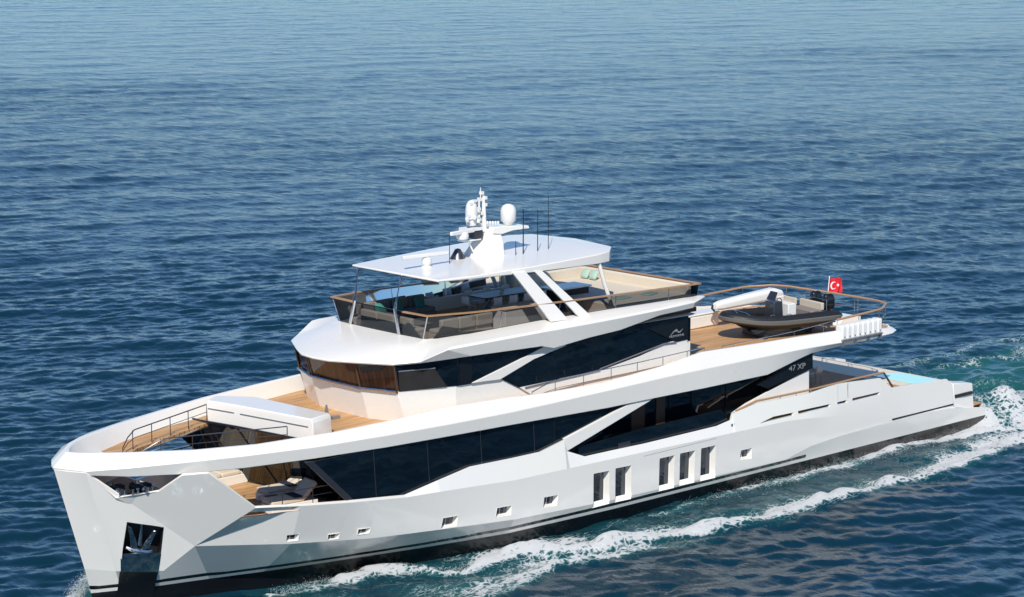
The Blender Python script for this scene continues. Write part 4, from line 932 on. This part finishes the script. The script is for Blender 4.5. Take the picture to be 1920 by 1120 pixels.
# patchiness of the wind on the surface
P_, _, _ = samp(tile(256, 640., WIND, 60, 400, 12, 3.0, .5), X, Y, .2)
gust = 1+.20*np.clip(P_, -1.5, 1.5)
calm = np.clip((U-160)/190+.24*P_, 0, 1); calm = calm*calm*(3-2*calm)
gust = gust*(1-.70*calm)
a1, a2, a3 = .075*(1-.7*calm), .033*gust, .016*gust
Z = a1*H1*f1+a2*H2*f2+a3*H3*f3
DX = (a1*.8*X1*f1+a2*.6*X2*f2+a3*.5*X3*f3); DY = (a1*.8*Y1*f1+a2*.6*Y2*f2+a3*.5*Y3*f3)
# wake: lines of broken water on real sea coordinates
def noise2(x, y, sc, seed):
    T = tile(256, 64., 0, .8, 40, seed, 3.0, 0.0); return samp(T, x*sc, y*sc, .7)[0]
near = (X > -14) & (X < 260) & (Y > -120) & (Y < 120)
xs, ys = X[near], Y[near]
n1 = noise2(xs, ys, 1.0, 21); n2 = noise2(xs, ys, 3.1, 22); n3 = noise2(xs*.55, ys*1.0, 1.0, 23); n4 = noise2(xs, ys, 7.0, 24)
foam = np.zeros_like(xs); lift = np.zeros_like(xs); teal = np.zeros_like(xs)
def wline(pts, sharp_out, lace, amp, h, hw, side=-1, wob=.18, grow=1.7):
    """pts: (x, y, width, strength); foam is dense at the outer edge and laced behind it"""
    global foam, lift, teal
    p = np.array(pts); yc = np.interp(xs, p[:, 0], p[:, 1])+wob*n1*1.0+.07*n2; w = np.interp(xs, p[:, 0], p[:, 2])*grow; st = np.interp(xs, p[:, 0], p[:, 3], left=0, right=p[-1, 3])
    st = st*(xs > p[0, 0]-.5)
    d = (ys-yc)*side*-1        # >0 towards the hull
    core = np.exp(-(np.maximum(d, 0)/(w*(.8+.35*n3)).clip(.08))**2)*np.exp(-(np.minimum(d, 0)/(sharp_out*(1+.3*n2)).clip(.05))**2)
    tail = np.exp(-np.maximum(d, 0)/(w*lace))*np.exp(-(np.minimum(d, 0)/(sharp_out*1.5))**2)
    mod = np.clip(.78+.30*n3+.22*n2, 0, 1.3)
    foam = np.maximum(foam, np.clip(st*amp*(core*mod+.42*tail*np.clip(.6+.5*n1+.4*n2, 0, 1.2)), 0, 1.25))
    lift = lift+st*h*(np.exp(-((d-.1)/hw)**2)*(1+.35*n1+.22*n2)-.45*np.exp(-((d-1.9*hw)/(1.2*hw))**2))
    teal = np.maximum(teal, st*(.9*core+.8*tail))
def wp(px, py, w, s): q = at(px, py, z=0); return (q.x, q.y, w, s)
# port bow wave rolling out from the hull
MAIN = sorted([wp(500,1120,.45,.7),wp(640,1090,.5,.9),wp(770,1063,.5,.95),wp(860,1072,.55,1),wp(1000,1047,.6,1),wp(1120,1030,.6,1),wp(1240,1006,.55,1),wp(1350,993,.5,.95),wp(1480,962,.55,1),wp(1620,924,.55,1),wp(1700,898,.45,.8),wp(1800,868,.45,.95),wp(1920,830,.5,.95),wp(2100,790,.6,.8),wp(2500,690,.9,.5)])
wline(MAIN, .26, 1.6, 1.35, .26, .5, grow=2.6)
# second, thinner crest further out near the bow
wline(sorted([wp(760,1120,.5,.3),wp(880,1116,.7,.75),wp(960,1106,.6,.85),wp(1040,1080,.6,.85),wp(1090,1063,.5,.8),wp(1170,1044,.5,.75),wp(1260,1024,.45,.5),wp(1330,1010,.3,.1)]), .2, 1.8, 1.2, .14, .4, wob=.3, grow=2.5)
# water thrown along the hull side aft
wline(sorted([wp(1130,988,.12,.25),wp(1260,962,.15,.4),wp(1380,925,.2,.55),wp(1480,900,.28,.8),wp(1580,873,.35,.95),wp(1700,835,.4,1),wp(1800,818,.4,1),wp(1920,802,.5,.95),wp(2200,745,1.0,.6)]), .18, 1.8, 1.25, .14, .3, wob=.10, grow=3.0)
# starboard side: crest far out, and rough stern wash
wline(sorted([(1.5,.6,.3,.8),(4,2.9,.35,.9),(9,5.2,.5,.8),(20,6.2,.7,.7),(40,6.6,.5,.5),(53,7.3,.3,.42),(60,7.4,.3,.45),(67,7.5,.35,.5),(90,9,.4,.4)]), .12, 1.3, .8, .16, .5, side=1, wob=.35)
wline(sorted([(.2,-.3,.3,.7),(1.4,-1.2,.4,1),(3.0,-2.3,.4,.9),(5,-3.3,.4,.7),(7.5,-4.2,.4,.5),(10,-4.9,.4,0)]), .2, 1.2, .9, .12, .35)
wline(sorted([(.8,.7,.25,.7),(1.6,1.6,.5,1),(2.8,2.8,.8,1),(4.5,4.2,.8,.9),(7,5.8,.6,.4),(12,7.2,.5,0)]), .2, 1.6, 1.1, .25, .4, side=1)
# stern wash between the quarters
cw = np.exp(-(np.maximum(np.abs(ys-.3)-3.9-.05*(xs-46)*(xs > 46), 0)/.9)**2)*(1/(1+np.exp(-(xs-46.6)/.5)))
cells = np.clip(1.0-np.abs(n3*.9+.35*n2)*1.15, 0, 1)**1.3
dec = np.exp(-np.maximum(xs-47, 0)/40)
edge = np.exp(-((np.abs(ys-.4)-4.2-.03*(xs-46))/1.0)**2)*(xs > 46)
jet = np.exp(-((xs-48.5)/3.2)**2)
foam = np.maximum(foam, cw*np.clip((.30+.42*edge+.50*jet)*cells*1.45*dec, 0, 1.1)); teal = np.maximum(teal, cw*1.0)
lift += cw*dec*(.34*n3+.16*n1)*(.7+.9*jet)+edge*dec*.18*np.clip(xs-46.5, 0, 3)/3*(1+.5*n1)
# a few small whitecaps on the tallest crests far from the ship
shipmask = (np.abs(ys) < 4.1) & (xs > 3) & (xs < 46.5)
Fo = np.zeros_like(X); Te = np.zeros_like(X); Fo[near] = foam; Te[near] = np.clip(teal, 0, 1); Z[near] += lift
Z -= 0.05
hull_in = (np.abs(Y) < np.interp(X, [1.6,3.6,8,14,20,46], [0,.7,2.2,3.5,4.0,4.0])) & (X > 1.6) & (X < 46)
Z[hull_in] = np.minimum(Z[hull_in], -.1)
wc = np.clip((Z-.48)/.12, 0, 1)*np.clip(H2*.6-.6, 0, 1)*(sp < 1.3)*.7*(H3 > .3); Fo = np.maximum(Fo, wc)
nx, ny = X.shape; V = np.stack([X+np.where(sp < 8, DX, 0)*-1, Y+np.where(sp < 8, DY, 0)*-1, Z], -1).reshape(-1, 3).astype(np.float32)
idx = np.arange(nx*ny, dtype=np.int32).reshape(nx, ny)
Fq = np.stack([idx[:-1, :-1], idx[1:, :-1], idx[1:, 1:], idx[:-1, 1:]], -1).reshape(-1, 4)
me = bpy.data.meshes.new('sea'); me.vertices.add(len(V)); me.vertices.foreach_set('co', V.ravel())
me.loops.add(Fq.size); me.loops.foreach_set('vertex_index', Fq.ravel()); me.polygons.add(len(Fq))
me.polygons.foreach_set('loop_start', np.arange(0, Fq.size, 4, dtype=np.int32)); me.polygons.foreach_set('loop_total', np.full(len(Fq), 4, np.int32))
me.polygons.foreach_set('use_smooth', np.ones(len(Fq), bool))
far_ = np.clip((sp-.15)/.5, 0, 1)*(1-.9*calm)
for nm, arr in (('foam', Fo), ('churn', Te), ('coarse', far_*np.ones_like(X))):
    at_ = me.attributes.new(nm, 'FLOAT', 'POINT'); at_.data.foreach_set('value', arr.ravel().astype(np.float32))
me.update(); me.validate()
sea = link(bpy.data.objects.new('sea', me)); sea['kind'] = 'structure'
wm = mat('sea_water', (.004, .022, .042), .10, spec=.5); T = wm.node_tree; me.materials.append(wm)
b = bs(wm); b.inputs['IOR'].default_value = 1.333
tc = nd(wm, 'ShaderNodeTexCoord')
cx = nd(wm, 'ShaderNodeAttribute'); cx.attribute_name = 'churn'; fo = nd(wm, 'ShaderNodeAttribute'); fo.attribute_name = 'foam'
mixw = nd(wm, 'ShaderNodeMix', data_type='RGBA'); mixw.inputs[6].default_value = (.003, .026, .044, 1); b.inputs['Specular Tint'].default_value = (.50, .76, 1, 1); mixw.inputs[7].default_value = (.012, .085, .085, 1)
T.links.new(cx.outputs['Fac'], mixw.inputs[0]); T.links.new(mixw.outputs[2], b.inputs['Base Color'])
# ripples below the mesh's own resolution
def ripple(scale, stretch, rot):
    mp = nd(wm, 'ShaderNodeMapping'); mp.inputs['Rotation'].default_value = (0, 0, rot); mp.inputs['Scale'].default_value = (scale, scale*stretch, scale)
    T.links.new(tc.outputs['Object'], mp.inputs[0]); n = nd(wm, 'ShaderNodeTexNoise'); n.inputs['Scale'].default_value = 1; n.inputs['Detail'].default_value = 6; n.inputs['Roughness'].default_value = .6
    T.links.new(mp.outputs[0], n.inputs['Vector']); return n
r1 = ripple(1.3, .30, -WIND); r2 = ripple(.30, .28, -WIND)
ad = nd(wm, 'ShaderNodeMath', operation='MULTIPLY_ADD'); ad.inputs[1].default_value = 2.6
T.links.new(r2.outputs['Fac'], ad.inputs[0]); T.links.new(r1.outputs['Fac'], ad.inputs[2])
ca = nd(wm, 'ShaderNodeAttribute'); ca.attribute_name = 'coarse'; cm = nd(wm, 'ShaderNodeMapRange'); cm.inputs[3].default_value = .32; cm.inputs[4].default_value = 1.0; T.links.new(ca.outputs['Fac'], cm.inputs[0])
bp = nd(wm, 'ShaderNodeBump'); T.links.new(cm.outputs[0], bp.inputs['Strength']); bp.inputs['Distance'].default_value = .22
T.links.new(ad.outputs[0], bp.inputs['Height']); T.links.new(bp.outputs[0], b.inputs['Normal'])
# foam: lacy threshold of the mask with a fine cell pattern
vo = nd(wm, 'ShaderNodeTexVoronoi', feature='DISTANCE_TO_EDGE'); vo.inputs['Scale'].default_value = 4.6
wn = nd(wm, 'ShaderNodeTexNoise'); wn.inputs['Scale'].default_value = 2.2; wn.inputs['Detail'].default_value = 5
mm = nd(wm, 'ShaderNodeVectorMath', operation='MULTIPLY_ADD'); mm.inputs[1].default_value = (.7, .7, .7)
T.links.new(tc.outputs['Object'], wn.inputs['Vector']); T.links.new(wn.outputs['Color'], mm.inputs[0]); T.links.new(tc.outputs['Object'], mm.inputs[2]); st_ = nd(wm, 'ShaderNodeVectorMath', operation='MULTIPLY'); st_.inputs[1].default_value = (.5, 1, 1); T.links.new(mm.outputs[0], st_.inputs[0]); T.links.new(st_.outputs[0], vo.inputs['Vector'])
fn = nd(wm, 'ShaderNodeTexNoise'); fn.inputs['Scale'].default_value = 4.5; fn.inputs['Detail'].default_value = 10; fn.inputs['Roughness'].default_value = .78
s2_ = nd(wm, 'ShaderNodeVectorMath', operation='MULTIPLY'); s2_.inputs[1].default_value = (.45, 1, 1); T.links.new(tc.outputs['Object'], s2_.inputs[0]); T.links.new(s2_.outputs[0], fn.inputs['Vector'])
m1 = nd(wm, 'ShaderNodeMath', operation='MULTIPLY_ADD'); m1.inputs[1].default_value = -2.2; T.links.new(vo.outputs['Distance'], m1.inputs[0]); T.links.new(fo.outputs['Fac'], m1.inputs[2])
m2 = nd(wm, 'ShaderNodeMath', operation='MULTIPLY_ADD'); m2.inputs[1].default_value = 1.9; T.links.new(fn.outputs['Fac'], m2.inputs[0]); T.links.new(m1.outputs[0], m2.inputs[2])
sm_ = nd(wm, 'ShaderNodeMapRange'); sm_.interpolation_type = 'SMOOTHSTEP'; sm_.inputs[1].default_value = .95; sm_.inputs[2].default_value = 1.62
T.links.new(m2.outputs[0], sm_.inputs[0])
gt = nd(wm, 'ShaderNodeMath', operation='GREATER_THAN'); gt.inputs[1].default_value = .02; T.links.new(fo.outputs['Fac'], gt.inputs[0])
ff = nd(wm, 'ShaderNodeMath', operation='MULTIPLY'); T.links.new(sm_.outputs[0], ff.inputs[0]); T.links.new(gt.outputs[0], ff.inputs[1])
df = nd(wm, 'ShaderNodeBsdfPrincipled'); fc = nd(wm, 'ShaderNodeMix', data_type='RGBA'); fc.inputs[6].default_value = (.30, .52, .52, 1); fc.inputs[7].default_value = (.90, .91, .91, 1); T.links.new(ff.outputs[0], fc.inputs[0]); T.links.new(fc.outputs[2], df.inputs['Base Color']); df.inputs['Roughness'].default_value = .9; df.inputs['Specular IOR Level'].default_value = .2
b2 = nd(wm, 'ShaderNodeBump'); b2.inputs['Strength'].default_value = 1; b2.inputs['Distance'].default_value = .3; T.links.new(fn.outputs['Fac'], b2.inputs['Height']); T.links.new(b2.outputs[0], df.inputs['Normal'])
ms = nd(wm, 'ShaderNodeMixShader'); T.links.new(ff.outputs[0], ms.inputs[0]); T.links.new(b.outputs[0], ms.inputs[1]); T.links.new(df.outputs[0], ms.inputs[2])
T.links.new(ms.outputs[0], T.nodes['Material Output'].inputs[0])

# ------------------------------------------------------------------ spray thrown up by the hull
rng = np.random.default_rng(31); PV = []
def puff(n, x0, x1, yf, h, sy, size):
    xx = rng.uniform(x0, x1, n); base = np.array([yf(x) for x in xx])
    clump = .55+.45*np.sin(xx*3.1+1.7*np.sin(xx*1.3))*np.sin(xx*.83+.4)
    zz = np.abs(rng.normal(0, 1, n))*h*clump; yy = base+rng.normal(0, sy, n)
    s = size*rng.uniform(.5, 1.4, n)*(1-.5*np.clip(zz/(h*2), 0, 1))
    for a in zip(xx, yy, zz, s): PV.append(a)
puff(7000, 26, 46.5, lambda x: -4.62-.25*abs(rng.normal()), .24, .08, .011)
puff(9000, 7, 40, lambda x: lerp(x, [p_[0] for p_ in MAIN], [p_[1] for p_ in MAIN])+.25, .11, .22, .011)
puff(6000, .9, 5.2, lambda x: lerp(x, [.9,1.6,5.2], [.5,1.4,4.6]), .17, .25, .012)
puff(1500, 1.2, 4.0, lambda x: lerp(x, [1.2,4], [-.6,-2.2]), .12, .12, .011)
puff(7000, 46.8, 52, lambda x: rng.uniform(-4.2,4.2), .20, .3, .013)
q = np.array(PV); n = len(q); tet = np.array([(1,1,1),(1,-1,-1),(-1,1,-1),(-1,-1,1)], float)
rot = rng.normal(size=(n,4,3))*.25+tet; vv = (q[:, None, :3]+rot*q[:, 3, None, None]*.7).reshape(-1, 3)
ff_ = (np.arange(n)[:, None, None]*4+np.array([(0,1,2),(0,3,1),(0,2,3),(1,3,2)])[None]).reshape(-1, 3)
me = bpy.data.meshes.new('spray'); me.from_pydata(vv.tolist(), [], ff_.tolist()); spm = mat('spray_droplets', (.85,.87,.87), .6); me.materials.append(spm)
so_ = link(bpy.data.objects.new('spray', me)); so_['kind'] = 'stuff'; so_['label'] = 'fine white spray thrown up along the hull and stern'; so_['category'] = 'spray'
